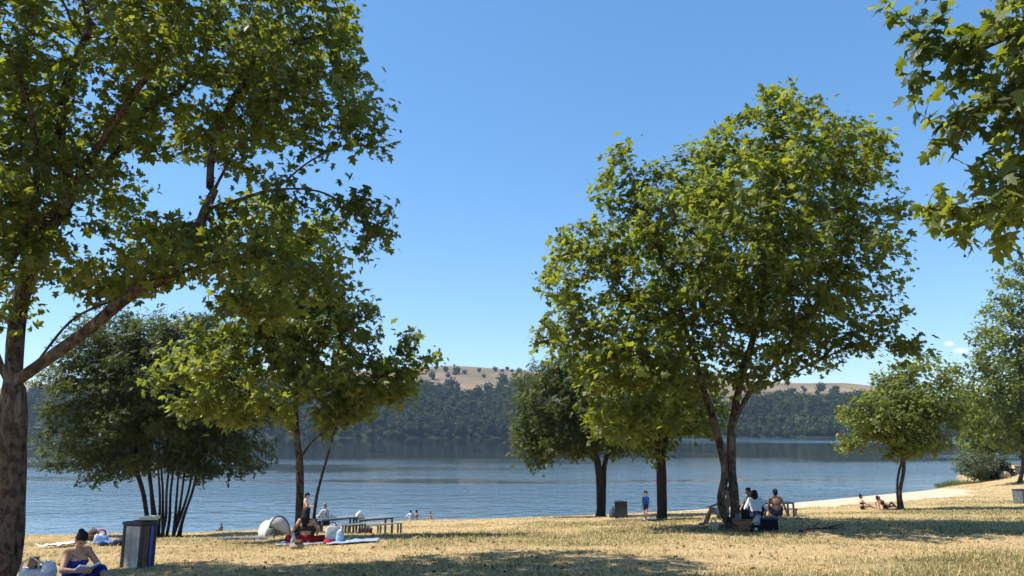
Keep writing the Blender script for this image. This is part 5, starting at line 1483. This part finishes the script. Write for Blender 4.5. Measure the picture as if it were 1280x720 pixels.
    c = G(1270, 597); g = thing('notice_board', 'grey notice board on two thin posts against the water at the right edge', 'sign', c, R(-12))
    for x in (-.55, .55): MB().tube([(x, 0, -.1), (x, 0, 1.55)], .035, 8).build('post', darkm, g, True)
    MB().box((.28, -.045, .95), (.62, .04, .85), bev=.01).build('board', slate, g); MB().box((0, 0, 1.52), (1.25, .07, .07), bev=.01).build('top_rail', darkm, g)

NT_gloss = NT('phone_glass'); NT_gloss = NT_gloss.done(NT_gloss.bsdf((.01, .012, .015), .08, .6))
HAZE = True
# ---------------------------------------------------------------- light, air, build
SUN_EL, SUN_AZ = R(58), R(-92)      # azimuth from +y towards +x: the sun stands to the left and slightly beyond
def build_light():
    w = bpy.data.worlds.new("World"); scene.world = w; w.use_nodes = True
    nt = w.node_tree; nt.nodes.clear()
    out = nt.nodes.new('ShaderNodeOutputWorld'); bg = nt.nodes.new('ShaderNodeBackground'); sky = nt.nodes.new('ShaderNodeTexSky')
    sky.sky_type = 'NISHITA'; sky.sun_disc = False; sky.sun_elevation = SUN_EL; sky.sun_rotation = SUN_AZ % (2 * math.pi)
    sky.air_density = 1.0; sky.dust_density = .25; sky.ozone_density = 2.0; sky.altitude = 300
    # two small fair-weather clouds low over the right shore, and a faint trail of haze beside them
    tc = nt.nodes.new('ShaderNodeTexCoord')
    def N(t): return nt.nodes.new('ShaderNode' + t)
    ns = N('TexNoise'); ns.inputs['Scale'].default_value = 90; ns.inputs['Detail'].default_value = 4; nt.links.new(tc.outputs['Generated'], ns.inputs['Vector'])
    total = None
    for px, py, rad, amp in ((1186, 430, .009, .75), (1201, 438, .012, .9), (1150, 456, .017, .55), (1163, 461, .012, .5)):
        d = ray(px, py).normalized()
        sub = N('VectorMath'); sub.operation = 'SUBTRACT'; nt.links.new(tc.outputs['Generated'], sub.inputs[0]); sub.inputs[1].default_value = d
        sc_ = N('VectorMath'); sc_.operation = 'MULTIPLY'; nt.links.new(sub.outputs[0], sc_.inputs[0]); sc_.inputs[1].default_value = (1, 1, 1.9)
        ln = N('VectorMath'); ln.operation = 'LENGTH'; nt.links.new(sc_.outputs[0], ln.inputs[0])
        mr = N('MapRange'); mr.inputs[1].default_value = 0; mr.inputs[2].default_value = rad; mr.inputs[3].default_value = 1; mr.inputs[4].default_value = 0; nt.links.new(ln.outputs['Value'], mr.inputs[0])
        a = N('Math'); a.operation = 'MULTIPLY'; nt.links.new(mr.outputs[0], a.inputs[0]); nt.links.new(ns.outputs['Fac'], a.inputs[1])
        b = N('MapRange'); b.inputs[1].default_value = .12; b.inputs[2].default_value = .5; b.inputs[3].default_value = 0; b.inputs[4].default_value = amp; nt.links.new(a.outputs[0], b.inputs[0])
        if total is None: total = b.outputs[0]
        else:
            m = N('Math'); m.operation = 'MAXIMUM'; nt.links.new(total, m.inputs[0]); nt.links.new(b.outputs[0], m.inputs[1]); total = m.outputs[0]
    mx = N('Mix'); mx.data_type = 'RGBA'; nt.links.new(total, mx.inputs[0]); hsv = N('HueSaturation'); hsv.inputs['Saturation'].default_value = 1.22; hsv.inputs['Hue'].default_value = .492; nt.links.new(sky.outputs[0], hsv.inputs['Color']); gm = N('Gamma'); gm.inputs['Gamma'].default_value = .75; nt.links.new(hsv.outputs[0], gm.inputs['Color']); tn = N('Mix'); tn.data_type = 'RGBA'; tn.blend_type = 'MULTIPLY'; tn.inputs[0].default_value = 1; nt.links.new(gm.outputs[0], tn.inputs[6]); tn.inputs[7].default_value = (.90, 1.05, 1.28, 1); nt.links.new(tn.outputs[2], mx.inputs[6]); mx.inputs[7].default_value = (CLOUD, CLOUD, CLOUD * 1.03, 1)
    nt.links.new(mx.outputs[2], bg.inputs['Color']); bg.inputs['Strength'].default_value = SKY
    nt.links.new(bg.outputs[0], out.inputs['Surface'])
    ld = bpy.data.lights.new('sun', 'SUN'); ld.energy = SUN; ld.angle = R(.53); ld.color = (1, .95, .87)
    lo = bpy.data.objects.new('sun', ld); COL.objects.link(lo)
    d = Vector((math.sin(SUN_AZ) * math.cos(SUN_EL), math.cos(SUN_AZ) * math.cos(SUN_EL), math.sin(SUN_EL)))
    lo.rotation_euler = d.to_track_quat('Z', 'Y').to_euler(); lo.location = (-20, 5, 40)

SKY, SUN, EXPO, CLOUD = .135, 5.0, 0.85, 6.5
def build_haze():
    m = bpy.data.materials.new('haze'); m.use_nodes = True; nt = m.node_tree; nt.nodes.clear()
    o = nt.nodes.new('ShaderNodeOutputMaterial'); v = nt.nodes.new('ShaderNodeVolumePrincipled')
    v.inputs['Color'].default_value = (.55, .74, 1.0, 1); v.inputs['Density'].default_value = .00010; v.inputs['Anisotropy'].default_value = .2
    nt.links.new(v.outputs[0], o.inputs['Volume'])
    b = MB().box((0, 700, 64), (5400, 1900, 152)); ob = b.build('haze', m); tag(ob, 'thin blue summer haze over the lake', 'haze', kind='stuff')

build_light()
build_people()
build_props()
build_ground()
build_water()
build_hills()
build_forest()
build_crest_trees()
build_grass()
build_litter()
build_trees()
if HAZE: build_haze()

scene.render.engine = 'CYCLES'
scene.view_settings.view_transform = 'Standard'; scene.view_settings.look = 'None'
scene.view_settings.exposure = EXPO; scene.view_settings.gamma = 1
c = scene.cycles
c.max_bounces = 8; c.diffuse_bounces = 3; c.glossy_bounces = 3; c.transmission_bounces = 4; c.volume_bounces = 0; c.transparent_max_bounces = 8
c.use_denoising = True
c.sample_clamp_indirect = 6
scene.render.use_persistent_data = False
